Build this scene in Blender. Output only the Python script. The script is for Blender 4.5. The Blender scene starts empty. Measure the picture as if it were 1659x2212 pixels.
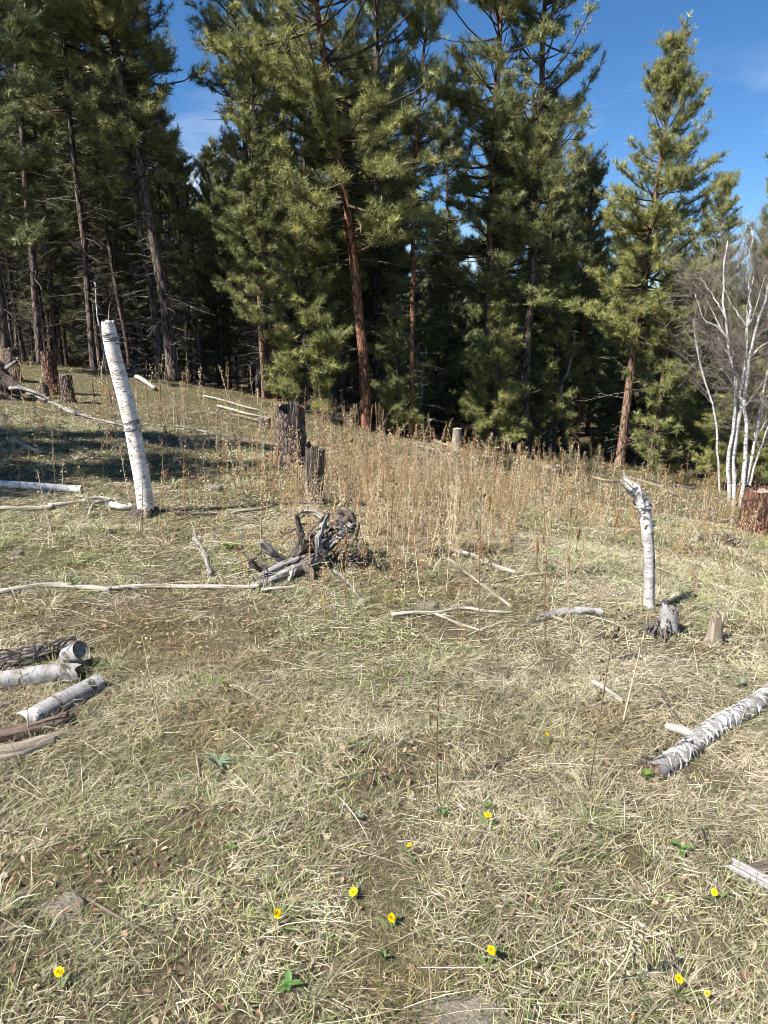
import bpy, math, random
import numpy as np
from mathutils import Vector

R = math.radians
SC = bpy.context.scene
COL = SC.collection
rng = np.random.default_rng(11)
random.seed(11)

# ------------------------------------------------------------------ camera, sky, sun, exposure
F = 1522.0                      # focal length in pixels of a 1659 x 2212 frame
CX, CY = 829.5, 1106.0
CAMZ = 1.62
PITCH = R(15.0)
cam_d = bpy.data.cameras.new("camera")
cam = bpy.data.objects.new("camera", cam_d)
COL.objects.link(cam)
cam.location = (0, 0, CAMZ)
cam.rotation_euler = (R(90) - PITCH, 0, 0)
cam_d.sensor_fit = 'VERTICAL'
cam_d.sensor_height = 36.0
cam_d.lens = 36.0 * F / 2212.0
cam_d.clip_start = 0.05
cam_d.clip_end = 3000
SC.camera = cam

SUN_EL = R(49)
SUN_FROM = Vector((-0.82, -0.57, 0)).normalized()       # horizontal direction towards the sun
world = bpy.data.worlds.new("World")
SC.world = world
world.use_nodes = True
wn, wl = world.node_tree.nodes, world.node_tree.links
wn.clear()
w_out = wn.new("ShaderNodeOutputWorld")
w_bg = wn.new("ShaderNodeBackground")
w_sky = wn.new("ShaderNodeTexSky")
w_sky.sky_type = 'NISHITA'
w_sky.sun_disc = False
w_sky.sun_elevation = SUN_EL
w_sky.sun_rotation = math.atan2(SUN_FROM.x, SUN_FROM.y)
w_sky.altitude = 1800
w_sky.air_density = 1.0
w_sky.dust_density = 0.3
w_sky.ozone_density = 5.0
w_tc = wn.new("ShaderNodeTexCoord")
w_map = wn.new("ShaderNodeMapping")
w_map.inputs['Scale'].default_value = (1.6, 1.6, 5.0)
w_map.inputs['Location'].default_value = (3.1, 1.9, 0.2)
w_noise = wn.new("ShaderNodeTexNoise")
w_noise.inputs['Scale'].default_value = 1.7
w_noise.inputs['Detail'].default_value = 8
w_noise.inputs['Roughness'].default_value = 0.58
w_ramp = wn.new("ShaderNodeValToRGB")
w_ramp.color_ramp.elements[0].position = 0.50
w_ramp.color_ramp.elements[0].color = (0, 0, 0, 1)
w_ramp.color_ramp.elements[1].position = 0.72
w_ramp.color_ramp.elements[1].color = (1, 1, 1, 1)
w_mix = wn.new("ShaderNodeMix")
w_mix.data_type = 'RGBA'
w_mix.inputs['B'].default_value = (7.5, 7.8, 8.2, 1)
wl.new(w_tc.outputs['Generated'], w_map.inputs['Vector'])
wl.new(w_map.outputs['Vector'], w_noise.inputs['Vector'])
wl.new(w_noise.outputs['Fac'], w_ramp.inputs['Fac'])
w_sep = wn.new("ShaderNodeSeparateXYZ")
w_low = wn.new("ShaderNodeMapRange")                 # fair-weather clouds stand low over the horizon all round
w_low.inputs['From Min'].default_value = 0.30
w_low.inputs['From Max'].default_value = 0.14
w_mul = wn.new("ShaderNodeMath")
w_mul.operation = 'MULTIPLY'
wl.new(w_tc.outputs['Generated'], w_sep.inputs[0])
wl.new(w_sep.outputs['Z'], w_low.inputs['Value'])
wl.new(w_low.outputs['Result'], w_mul.inputs[0])
wl.new(w_ramp.outputs['Color'], w_mul.inputs[1])
wl.new(w_mul.outputs[0], w_mix.inputs['Factor'])
w_hs = wn.new('ShaderNodeHueSaturation')
w_hs.inputs['Saturation'].default_value = 1.17
wl.new(w_sky.outputs['Color'], w_hs.inputs['Color'])
wl.new(w_hs.outputs['Color'], w_mix.inputs['A'])
wl.new(w_mix.outputs['Result'], w_bg.inputs['Color'])
w_bg.inputs['Strength'].default_value = 0.06
wl.new(w_bg.outputs['Background'], w_out.inputs['Surface'])

sun_d = bpy.data.lights.new("sun", 'SUN')
sun_d.energy = 5.0
sun_d.angle = R(0.53)
sun_d.color = (1.0, 0.965, 0.91)
sun = bpy.data.objects.new("sun", sun_d)
COL.objects.link(sun)
to_sun = Vector((SUN_FROM.x * math.cos(SUN_EL), SUN_FROM.y * math.cos(SUN_EL), math.sin(SUN_EL)))
sun.rotation_euler = to_sun.to_track_quat('Z', 'Y').to_euler()
sun.location = to_sun * 60

SC.view_settings.view_transform = 'Standard'
SC.view_settings.look = 'None'
SC.view_settings.exposure = 1.37
SC.view_settings.gamma = 1.0
SC.view_settings.use_curve_mapping = False
SC.render.engine = 'CYCLES'
SC.cycles.filter_width = 0.9
SC.cycles.max_bounces = 4
SC.cycles.diffuse_bounces = 2
SC.cycles.glossy_bounces = 2
SC.cycles.transmission_bounces = 3
SC.cycles.transparent_max_bounces = 4
SC.cycles.use_light_tree = False
SC.cycles.use_adaptive_sampling = True
SC.cycles.adaptive_threshold = 0.03

# ------------------------------------------------------------------ helpers: noise, terrain, mesh
def _hash(ix, iy, iz):
    h = (ix.astype(np.int64) * 374761393 + iy.astype(np.int64) * 668265263 + iz.astype(np.int64) * 2147483647) & 0xffffffff
    h = ((h ^ (h >> 13)) * 1274126177) & 0xffffffff
    h = h ^ (h >> 16)
    return (h & 0xffff) / 65535.0

def noise3(p):
    p = np.asarray(p, dtype=np.float64)
    i = np.floor(p).astype(np.int64)
    f = p - i
    f = f * f * (3 - 2 * f)
    out = 0
    for dx in (0, 1):
        for dy in (0, 1):
            for dz in (0, 1):
                w = (f[..., 0] if dx else 1 - f[..., 0]) * (f[..., 1] if dy else 1 - f[..., 1]) * (f[..., 2] if dz else 1 - f[..., 2])
                out = out + w * _hash(i[..., 0] + dx, i[..., 1] + dy, i[..., 2] + dz)
    return out * 2 - 1

def noise2(x, y, s, seed=0.0):
    return noise3(np.stack([np.asarray(x) * s, np.asarray(y) * s, np.full(np.shape(x), seed + 0.37)], -1))

CP, SP = math.cos(PITCH), math.sin(PITCH)
def ray(px, py):
    dx, dy = (px - CX) / F, (CY - py) / F
    return np.array([dx, CP + dy * SP, -SP + dy * CP])
def P(px, py, Y):
    """the place at distance Y in front of the photographer that lies in this direction"""
    d = ray(px, py)
    return np.array([0, 0, CAMZ]) + d * (Y / d[1])

_ctrl = [P(*a) for a in [
    (318, 1110, 6.0), (1400, 1312, 3.9), (630, 1010, 9.0), (690, 1090, 7.0), (1630, 1150, 11.5), (790, 932, 18), (380, 828, 18),
    (60, 790, 18), (1340, 1015, 18.5), (115, 850, 14), (1137, 985, 20), (570, 862, 18), (985, 960, 19), (1590, 1085, 15),
    (1650, 1240, 6.6), (200, 950, 9.5), (1000, 1050, 11.5), (1250, 1110, 9.5)]]
_ctrl += [np.array(a, dtype=float) for a in [
    (0, 1.3, 0), (-1.6, 2.86, 0.02), (1.3, 2.4, -0.02), (-2.3, 4.1, 0.02), (0, 3.74, 0), (-3, 0, 0.05), (3, 0, -0.1), (0, -5, 0),
    (-10, -5, 0.4), (10, -5, -1.0), (-15, 8, 0.9), (15, 8, -3.2), (-25, 25, 0.7), (-14, 30, -0.5), (-6, 30, -1.5), (0, 30, -2.6), (12, 30, -3.8),
    (25, 25, -4.6), (-30, 60, -2), (0, 60, -4.0), (30, 60, -6), (-40, -20, 1), (40, -20, -4), (0, -30, 0)]]
_ctrl = np.array(_ctrl)
def _tps_k(d2):
    return 0.5 * d2 * np.log(d2 + 1e-9)
_d2 = ((_ctrl[:, None, :2] - _ctrl[None, :, :2]) ** 2).sum(-1)
_n = len(_ctrl)
_A = np.zeros((_n + 3, _n + 3))
_A[:_n, :_n] = _tps_k(_d2) + np.eye(_n) * 1.5
_A[:_n, _n] = 1
_A[:_n, _n + 1:] = _ctrl[:, :2]
_A[_n:, :_n] = _A[:_n, _n:].T
_W = np.linalg.solve(_A, np.concatenate([_ctrl[:, 2], np.zeros(3)]))
def ground_z(x, y):
    x = np.atleast_1d(np.asarray(x, dtype=np.float64)); y = np.atleast_1d(np.asarray(y, dtype=np.float64))
    xc, yc = np.clip(x, -45, 45), np.clip(y, -30, 70)
    z = np.empty(x.shape)
    fx, fy, fz = xc.ravel(), yc.ravel(), z.ravel()
    for a in range(0, len(fx), 50000):
        s = slice(a, a + 50000)
        d2 = (fx[s, None] - _ctrl[None, :, 0]) ** 2 + (fy[s, None] - _ctrl[None, :, 1]) ** 2
        fz[s] = _tps_k(d2) @ _W[:_n] + _W[_n] + _W[_n + 1] * fx[s] + _W[_n + 2] * fy[s]
    z = fz.reshape(x.shape)
    far = np.clip((np.hypot(x, y) - 6) / 8, 0, 1)
    z = z + noise2(x, y, 0.9, 3) * (0.02 + 0.05 * far) + noise2(x, y, 2.6, 7) * 0.028 + noise2(x, y, 7.0, 9) * 0.012
    return z
def gz(x, y):
    return float(ground_z(x, y)[0])
def hit(px, py):
    """where the ground lies in this direction"""
    d = ray(px, py); o = np.array([0, 0, CAMZ])
    ts = np.concatenate([np.linspace(0.8, 8, 500), np.linspace(8, 60, 800)])
    pts = o + ts[:, None] * d
    below = np.nonzero(pts[:, 2] < ground_z(pts[:, 0], pts[:, 1]))[0]
    if len(below) == 0:
        return pts[-1]
    t = ts[below[0]]
    p = o + t * d
    return np.array([p[0], p[1], gz(p[0], p[1])])

def make_mesh(name, V, faces, col=None, tco=None, smooth=False, mats=None, fmat=None):
    """V (n,3); faces: list of int arrays (m,k); col (n,3) colours; tco (n,3) texture places"""
    me = bpy.data.meshes.new(name)
    V = np.asarray(V, dtype=np.float32)
    me.vertices.add(len(V)); me.vertices.foreach_set('co', V.ravel())
    faces = [np.asarray(f, dtype=np.int32) for f in faces if len(f)]
    nl = sum(f.size for f in faces); npoly = sum(len(f) for f in faces)
    me.loops.add(nl); me.polygons.add(npoly)
    me.loops.foreach_set('vertex_index', np.concatenate([f.ravel() for f in faces]))
    ls = np.concatenate([np.full(len(f), f.shape[1]) for f in faces])
    st = np.concatenate([[0], np.cumsum(ls)[:-1]]).astype(np.int32)
    me.polygons.foreach_set('loop_start', st)
    if smooth:
        me.polygons.foreach_set('use_smooth', np.ones(npoly, dtype=bool))
    if fmat is not None:
        me.polygons.foreach_set('material_index', np.asarray(fmat, dtype=np.int32))
    if col is not None:
        a = me.attributes.new('col', 'FLOAT_COLOR', 'POINT')
        c = np.ones((len(V), 4), dtype=np.float32); c[:, :3] = col
        a.data.foreach_set('color', c.ravel())
    if tco is not None:
        a = me.attributes.new('tco', 'FLOAT_VECTOR', 'POINT')
        a.data.foreach_set('vector', np.asarray(tco, dtype=np.float32).ravel())
    me.update(calc_edges=True)
    for m in (mats or []):
        me.materials.append(m)
    return me

def link(name, me, parent=None, loc=None, rot=None, scale=None):
    o = bpy.data.objects.new(name, me)
    COL.objects.link(o)
    if parent is not None: o.parent = parent
    if loc is not None: o.location = loc
    if rot is not None: o.rotation_euler = rot
    if scale is not None: o.scale = scale
    return o
def tag(o, label=None, cat=None, group=None, kind=None):
    if label: o['label'] = label
    if cat: o['category'] = cat
    if group: o['group'] = group
    if kind: o['kind'] = kind
    return o
def empty(name, loc, rz=0.0, scale=1.0, **kw):
    o = link(name, None, loc=tuple(float(v) for v in loc), rot=(0, 0, rz), scale=(scale,) * 3)
    o.empty_display_size = 0.1
    return tag(o, **kw)

class G:
    """collects shapes that become one mesh"""
    def __init__(s): s.V, s.T, s.Q, s.C, s.X, s.n = [], [], [], [], [], 0
    def add(s, V, tris=None, quads=None, col=None, tco=None):
        V = np.asarray(V, dtype=np.float64)
        s.V.append(V)
        if tris is not None and len(tris): s.T.append(np.asarray(tris) + s.n)
        if quads is not None and len(quads): s.Q.append(np.asarray(quads) + s.n)
        s.C.append(np.broadcast_to(np.asarray(col if col is not None else (1, 1, 1), dtype=float), V.shape))
        s.X.append(V if tco is None else np.asarray(tco))
        s.n += len(V)
    def mesh(s, name, mats, smooth=False, origin=None):
        V = np.concatenate(s.V)
        if origin is not None: V = V - np.asarray(origin)
        return make_mesh(name, V, ([np.concatenate(s.T)] if s.T else []) + ([np.concatenate(s.Q)] if s.Q else []),
                         np.concatenate(s.C), np.concatenate(s.X), smooth, [mats])

def spline(pts, n):
    """smooth curve through the places, n samples"""
    p = np.asarray(pts, dtype=float)
    if len(p) < 3:
        t = np.linspace(0, 1, n)[:, None]
        return p[0] * (1 - t) + p[-1] * t
    q = np.vstack([2 * p[0] - p[1], p, 2 * p[-1] - p[-2]])
    out = []
    for u in np.linspace(0, len(p) - 1 - 1e-6, n):
        i = int(u); f = u - i
        a, b, c, d = q[i], q[i + 1], q[i + 2], q[i + 3]
        out.append(0.5 * ((2 * b) + (c - a) * f + (2 * a - 5 * b + 4 * c - d) * f * f + (3 * b - a - 3 * c + d) * f ** 3))
    return np.array(out)
def frames(path):
    t = np.gradient(path, axis=0); t /= np.linalg.norm(t, axis=1)[:, None] + 1e-12
    a = np.array([1.0, 0, 0]) if abs(t[0][0]) < 0.8 else np.array([0, 1.0, 0])
    n = a - t[0] * a.dot(t[0]); n /= np.linalg.norm(n)
    N = [n]
    for i in range(1, len(path)):
        n = n - t[i] * n.dot(t[i]); n = n / (np.linalg.norm(n) + 1e-12); N.append(n)
    N = np.array(N)
    return t, N, np.cross(t, N)
def tube(path, rad, sides=8, caps=(True, True), rough=0.0, rs=6.0, seed=0.0, ridge=0.0, rk=10):
    """tapered tube along a path: verts, tris, quads, straightened texture places"""
    path = np.asarray(path, float); m = len(path)
    rad = np.broadcast_to(np.asarray(rad, float), (m,))
    t, N, B = frames(path)
    ang = np.linspace(0, 2 * math.pi, sides, endpoint=False)
    L = np.concatenate([[0], np.cumsum(np.linalg.norm(np.diff(path, axis=0), axis=1))])
    ca, sa = np.cos(ang), np.sin(ang)
    tco = np.stack([rad[:, None] * ca[None], rad[:, None] * sa[None], np.broadcast_to(L[:, None], (m, sides))], -1)
    k = np.ones((m, sides))
    if rough:
        k += rough * noise3(np.stack([ca[None] * 1.7 + 0 * L[:, None], sa[None] * 1.7 + 0 * L[:, None], (L * rs)[:, None] + 0 * ca[None]], -1) + seed * 7.3)
    if ridge:
        k += ridge * noise3(np.stack([ca[None] * rk / 3 + 0 * L[:, None], sa[None] * rk / 3 + 0 * L[:, None], (L * 2.5)[:, None] + 0 * ca[None]], -1) + seed * 3.1)
    V = path[:, None] + (N[:, None] * ca[None, :, None] + B[:, None] * sa[None, :, None]) * (rad[:, None] * k)[..., None]
    idx = np.arange(m * sides).reshape(m, sides)
    a, b = idx[:-1], np.roll(idx[:-1], -1, 1)
    c, d = np.roll(idx[1:], -1, 1), idx[1:]
    Q = np.stack([a, b, c, d], -1).reshape(-1, 4)
    V = V.reshape(-1, 3); tco = tco.reshape(-1, 3)
    T = []
    for e, (on, row) in enumerate(zip(caps, (idx[0], idx[-1]))):
        if on:
            V = np.vstack([V, path[0 if e == 0 else -1]]); tco = np.vstack([tco, [0, 0, L[0 if e == 0 else -1]]])
            ci = len(V) - 1
            r2 = np.roll(row, -1)
            T.append(np.stack([np.full(sides, ci), r2, row] if e == 0 else [np.full(sides, ci), row, r2], -1))
    return V, (np.concatenate(T) if T else np.zeros((0, 3), int)), Q, tco

# ------------------------------------------------------------------ materials
def mat_base(name, rough=0.9, spec=0.15):
    m = bpy.data.materials.new(name); m.use_nodes = True
    nt = m.node_tree; b = nt.nodes['Principled BSDF']
    b.inputs['Roughness'].default_value = rough
    b.inputs['Specular IOR Level'].default_value = spec
    return m, nt, b
def node(nt, kind, **kw):
    n = nt.nodes.new(kind)
    for k, v in kw.items():
        if k in n.inputs.keys(): n.inputs[k].default_value = v
        else: setattr(n, k, v)
    return n
def coords(nt, scale, attr='tco', loc=(0, 0, 0)):
    if attr == 'object':
        a = nt.nodes.new('ShaderNodeTexCoord'); src = a.outputs['Object']
    else:
        a = nt.nodes.new('ShaderNodeAttribute'); a.attribute_name = attr; src = a.outputs['Vector']
    mp = nt.nodes.new('ShaderNodeMapping'); mp.inputs['Scale'].default_value = scale; mp.inputs['Location'].default_value = loc
    nt.links.new(src, mp.inputs['Vector'])
    return mp.outputs['Vector']
def noise_n(nt, vec, scale, detail=4, rough=0.6, dist=0.0):
    n = node(nt, 'ShaderNodeTexNoise'); n.inputs['Scale'].default_value = scale
    n.inputs['Detail'].default_value = detail; n.inputs['Roughness'].default_value = rough; n.inputs['Distortion'].default_value = dist
    nt.links.new(vec, n.inputs['Vector'])
    return n.outputs['Fac']
def ramp(nt, fac, stops):
    r = nt.nodes.new('ShaderNodeValToRGB'); e = r.color_ramp.elements
    while len(e) < len(stops): e.new(0.5)
    for k, (p, c) in enumerate(stops):
        e[k].position = p; e[k].color = tuple(c) + (1,) if len(c) == 3 else c
    nt.links.new(fac, r.inputs['Fac'])
    return r.outputs['Color']
def mixc(nt, fac, a, b, mode='MIX'):
    m = nt.nodes.new('ShaderNodeMix'); m.data_type = 'RGBA'; m.blend_type = mode
    for sock, v in (('Factor', fac), ('A', a), ('B', b)):
        if isinstance(v, (int, float)): m.inputs[sock].default_value = v
        elif isinstance(v, tuple): m.inputs[sock].default_value = v + (1,)
        else: nt.links.new(v, m.inputs[sock])
    return m.outputs['Result']
def bump(nt, b, h, strength, dist):
    bp = nt.nodes.new('ShaderNodeBump'); bp.inputs['Strength'].default_value = strength; bp.inputs['Distance'].default_value = dist
    nt.links.new(h, bp.inputs['Height']); nt.links.new(bp.outputs['Normal'], b.inputs['Normal'])

def m_birch(name, white=(0.72, 0.69, 0.64), dark=(0.055, 0.045, 0.04), warm=(0.50, 0.40, 0.33), k=1.0, patch=0.62):
    m, nt, b = mat_base(name, 0.75, 0.2)
    lent = noise_n(nt, coords(nt, (26 * k, 26 * k, 120 * k)), 1.0, 4, 0.65, 0.3)
    lent_m = ramp(nt, lent, [(0.55, (0, 0, 0)), (0.62, (1, 1, 1))])
    pat = noise_n(nt, coords(nt, (7, 7, 11), loc=(4, 2, 7)), 1.0, 5, 0.65, 0.4)
    pat_m = ramp(nt, pat, [(patch, (0, 0, 0)), (patch + 0.05, (1, 1, 1))])
    ton = noise_n(nt, coords(nt, (5, 5, 18), loc=(1, 9, 3)), 1.0, 4, 0.6)
    base = mixc(nt, ramp(nt, ton, [(0.42, (0, 0, 0)), (0.75, (1, 1, 1))]), white, warm)
    c = mixc(nt, lent_m, base, tuple(0.45 * d + 0.55 * 0.16 for d in dark))
    c = mixc(nt, pat_m, c, dark)
    nt.links.new(c, b.inputs['Base Color'])
    bump(nt, b, lent, 0.5, 0.004)
    return m
def m_bark(name, light, dark, mid, sx=9.0, sz=2.6, crack=0.13):
    m, nt, b = mat_base(name, 0.95, 0.1)
    v = nt.nodes.new('ShaderNodeTexVoronoi'); v.feature = 'DISTANCE_TO_EDGE'; v.inputs['Scale'].default_value = 1.0
    vec = coords(nt, (sx, sx, sz))
    nz = node(nt, 'ShaderNodeTexNoise'); nz.inputs['Scale'].default_value = 2.2; nz.inputs['Detail'].default_value = 4
    nt.links.new(vec, nz.inputs['Vector'])
    ad = nt.nodes.new('ShaderNodeVectorMath'); ad.operation = 'MULTIPLY_ADD'
    nt.links.new(nz.outputs['Color'], ad.inputs[0]); ad.inputs[1].default_value = (0.5, 0.5, 0.5); nt.links.new(vec, ad.inputs[2])
    nt.links.new(ad.outputs[0], v.inputs['Vector'])
    plate = noise_n(nt, coords(nt, (26, 26, 9)), 1.0, 5, 0.65)
    c = ramp(nt, plate, [(0.3, mid), (0.62, light)])
    cr = ramp(nt, v.outputs['Distance'], [(0.01, (1, 1, 1)), (crack, (0, 0, 0))])
    c = mixc(nt, cr, c, dark)
    nt.links.new(c, b.inputs['Base Color'])
    hgt = ramp(nt, v.outputs['Distance'], [(0.0, (0, 0, 0)), (0.3, (1, 1, 1))])
    hh = mixc(nt, 0.35, hgt, plate)
    bump(nt, b, hh, 0.9, 0.02)
    return m
def m_wood(name, light, dark, fx=60.0, fz=3.5, spec=0.15):
    m, nt, b = mat_base(name, 0.85, spec)
    fib = noise_n(nt, coords(nt, (fx, fx, fz)), 1.0, 5, 0.65, 0.15)
    blot = noise_n(nt, coords(nt, (9, 9, 5), loc=(5, 5, 1)), 1.0, 4, 0.6)
    c = ramp(nt, fib, [(0.38, dark), (0.5, tuple(0.5 * (a + q) for a, q in zip(light, dark))), (0.62, light)])
    c = mixc(nt, ramp(nt, blot, [(0.4, (0, 0, 0)), (0.75, (0.7, 0.7, 0.7))]), c, dark)
    nt.links.new(c, b.inputs['Base Color'])
    bump(nt, b, fib, 1.0, 0.014)
    return m
def m_end(name, light, dark):
    m, nt, b = mat_base(name, 0.9, 0.1)
    vec = coords(nt, (1, 1, 1))
    sep = nt.nodes.new('ShaderNodeVectorMath'); sep.operation = 'LENGTH'; nt.links.new(vec, sep.inputs[0])
    nz = noise_n(nt, coords(nt, (40, 40, 40)), 1.0, 4, 0.6)
    ma = nt.nodes.new('ShaderNodeMath'); ma.operation = 'MULTIPLY_ADD'; ma.inputs[1].default_value = 420.0
    nt.links.new(sep.outputs['Value'], ma.inputs[0]); nt.links.new(nz, ma.inputs[2])
    sn = nt.nodes.new('ShaderNodeMath'); sn.operation = 'SINE'; nt.links.new(ma.outputs[0], sn.inputs[0])
    mr = nt.nodes.new('ShaderNodeMath'); mr.operation = 'MULTIPLY_ADD'; mr.inputs[1].default_value = 0.06; mr.inputs[2].default_value = 0.0
    nt.links.new(sn.outputs[0], mr.inputs[0])
    ad = nt.nodes.new('ShaderNodeMath'); ad.operation = 'ADD'; nt.links.new(mr.outputs[0], ad.inputs[0]); nt.links.new(nz, ad.inputs[1])
    nt.links.new(ramp(nt, ad.outputs[0], [(0.3, dark), (0.75, light)]), b.inputs['Base Color'])
    bump(nt, b, nz, 0.7, 0.008)
    return m
def m_leaf(name, trans=0.3, rough=0.7, spec=0.2, gain=1.0):
    """blades, needles and leaves: the colour comes from each blade's own attribute; light passes through a little"""
    m, nt, b = mat_base(name, rough, spec)
    a = nt.nodes.new('ShaderNodeAttribute'); a.attribute_name = 'col'
    nt.links.new(a.outputs['Color'], b.inputs['Base Color'])
    tr = nt.nodes.new('ShaderNodeBsdfTranslucent'); nt.links.new(a.outputs['Color'], tr.inputs['Color'])
    mx = nt.nodes.new('ShaderNodeMixShader'); mx.inputs[0].default_value = trans
    nt.links.new(b.outputs[0], mx.inputs[1]); nt.links.new(tr.outputs[0], mx.inputs[2])
    nt.links.new(mx.outputs[0], nt.nodes['Material Output'].inputs['Surface'])
    return m
def m_ground():
    m, nt, b = mat_base('soil_and_litter', 1.0, 0.05)
    vec = coords(nt, (1, 1, 1), 'object')
    n1 = noise_n(nt, vec, 38, 6, 0.7)
    n2 = noise_n(nt, vec, 1.1, 5, 0.6)
    n3 = noise_n(nt, vec, 150, 3, 0.7, 1.5)
    soil = ramp(nt, n1, [(0.3, (0.022, 0.016, 0.011)), (0.5, (0.085, 0.063, 0.042)), (0.7, (0.20, 0.155, 0.10))])
    straw = ramp(nt, n3, [(0.38, (0.035, 0.027, 0.018)), (0.62, (0.26, 0.21, 0.13))])
    c = mixc(nt, 0.5, soil, straw)
    grn = ramp(nt, n1, [(0.3, (0.03, 0.035, 0.015)), (0.7, (0.16, 0.17, 0.06))])
    c = mixc(nt, ramp(nt, n2, [(0.45, (0, 0, 0)), (0.7, (0.6, 0.6, 0.6))]), c, grn)
    # brown needle duff on the floor of the wood, beyond the clearing
    sp = nt.nodes.new('ShaderNodeSeparateXYZ'); nt.links.new(vec, sp.inputs[0])
    edge = nt.nodes.new('ShaderNodeMath'); edge.operation = 'MULTIPLY_ADD'; edge.inputs[1].default_value = 5.0
    nt.links.new(n2, edge.inputs[0]); nt.links.new(sp.outputs['Y'], edge.inputs[2])
    mr = nt.nodes.new('ShaderNodeMapRange'); mr.inputs['From Min'].default_value = 19.6; mr.inputs['From Max'].default_value = 21.5
    nt.links.new(edge.outputs[0], mr.inputs['Value'])
    duff = ramp(nt, n1, [(0.3, (0.035, 0.026, 0.019)), (0.7, (0.13, 0.088, 0.056))])
    c = mixc(nt, mr.outputs['Result'], c, duff)
    nt.links.new(c, b.inputs['Base Color'])
    bump(nt, b, n1, 1.0, 0.03)
    return m
def m_rock():
    m, nt, b = mat_base('field_stone', 0.95, 0.1)
    vec = coords(nt, (1, 1, 1), 'object')
    n1 = noise_n(nt, vec, 14, 7, 0.7); n2 = noise_n(nt, vec, 90, 4, 0.7)
    c = ramp(nt, n1, [(0.3, (0.10, 0.08, 0.06)), (0.55, (0.20, 0.165, 0.125)), (0.75, (0.28, 0.24, 0.19))])
    c = mixc(nt, 0.4, c, ramp(nt, n2, [(0.35, (0.1, 0.09, 0.07)), (0.7, (0.40, 0.36, 0.30))]))
    nt.links.new(c, b.inputs['Base Color']); bump(nt, b, mixc(nt, 0.5, n1, n2), 1.0, 0.03)
    return m
M = dict(
    birch=m_birch('birch_bark'), birch_dull=m_birch('weathered_birch_bark', (0.29, 0.285, 0.275), (0.06, 0.05, 0.04), (0.15, 0.12, 0.10), k=1.3, patch=0.57),
    birch_far=m_birch('thin_birch_bark', (0.60, 0.59, 0.57), (0.07, 0.06, 0.06), (0.38, 0.35, 0.32), k=0.5, patch=0.60),
    bark=m_bark('pine_bark', (0.17, 0.135, 0.11), (0.025, 0.02, 0.018), (0.085, 0.065, 0.052)),
    bark_red=m_bark('red_pine_bark', (0.30, 0.145, 0.082), (0.045, 0.026, 0.018), (0.17, 0.08, 0.048)),
    bark_mix=m_bark('reddish_grey_pine_bark', (0.27, 0.175, 0.125), (0.04, 0.026, 0.02), (0.15, 0.09, 0.062)),
    log_bark=m_bark('rough_log_bark', (0.20, 0.175, 0.155), (0.022, 0.018, 0.016), (0.085, 0.07, 0.06), 48, 20, 0.22),
    stump=m_bark('old_stump_bark', (0.23, 0.18, 0.15), (0.026, 0.02, 0.017), (0.11, 0.08, 0.064), 24, 11, 0.2),
    stump_red=m_bark('rotting_red_stump_bark', (0.22, 0.118, 0.08), (0.03, 0.018, 0.014), (0.115, 0.06, 0.042), 20, 8, 0.2),
    grey=m_wood('silvered_dead_wood', (0.46, 0.43, 0.40), (0.07, 0.06, 0.055)),
    pale=m_wood('bleached_dead_wood', (0.62, 0.57, 0.49), (0.20, 0.165, 0.13)),
    tan=m_wood('dry_tan_stick_wood', (0.47, 0.39, 0.30), (0.12, 0.09, 0.068)),
    dark=m_wood('dark_dead_wood', (0.20, 0.16, 0.135), (0.025, 0.02, 0.018)),  # darkest dead-wood tone, used on stumps, roots, logs and sticks
    rot=m_wood('rotten_brown_wood', (0.24, 0.17, 0.13), (0.045, 0.03, 0.024), 45, 4),
    end=m_end('cut_wood_end', (0.36, 0.31, 0.25), (0.05, 0.04, 0.03)), end_pale=m_end('pale_cut_wood_end', (0.62, 0.5, 0.34), (0.28, 0.2, 0.12)),
    twig=m_wood('brown_twig_bark', (0.34, 0.28, 0.24), (0.16, 0.13, 0.11), 30, 10), dead_twig=m_wood('grey_dead_twig', (0.23, 0.20, 0.175), (0.075, 0.062, 0.052), 30, 10),
    limb=m_wood('pine_limb_bark', (0.15, 0.11, 0.085), (0.03, 0.023, 0.019), 30, 8),
    needle=m_leaf('pine_needles', 0.2, 0.42, 0.5), grass=m_leaf('grass_blades', 0.3, 0.75, 0.15), leaf=m_leaf('green_leaves', 0.25, 0.6, 0.3),
    litter=m_leaf('fallen_leaves', 0.15, 0.85, 0.1), weed=m_leaf('dry_weed_stems', 0.1, 0.85, 0.1), petal=m_leaf('yellow_petals', 0.3, 0.6, 0.2),
    ground=m_ground(), rock=m_rock())

# ------------------------------------------------------------------ the ground
def build_ground():
    u = np.linspace(-1, 1, 200); xs = np.sinh(u * 4.6) / np.sinh(4.6) * 420
    v = np.linspace(0, 1, 330); ys = -40 + 0 * v
    near = np.linspace(-3, 26, 200); farr = 26 + (np.linspace(0, 1, 50)[1:] ** 2.2) * 500; back = np.linspace(-300, -3, 30)[:-1]
    ys = np.concatenate([back, near, farr])
    X, Y = np.meshgrid(xs, ys)
    Z = ground_z(X, Y)
    V = np.stack([X, Y, Z], -1).reshape(-1, 3)
    idx = np.arange(V.shape[0]).reshape(X.shape)
    Q = np.stack([idx[:-1, :-1], idx[:-1, 1:], idx[1:, 1:], idx[1:, :-1]], -1).reshape(-1, 4)
    tag(link('ground', make_mesh('ground', V, [Q], smooth=True, mats=[M['ground']])), kind='structure')
build_ground()

KEEP = []            # (p0, p1, r): where lying wood keeps the grass away
def keep(path, r):
    path = np.asarray(path)
    for a, b in zip(path[:-1], path[1:]): KEEP.append((a, b, r))

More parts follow.
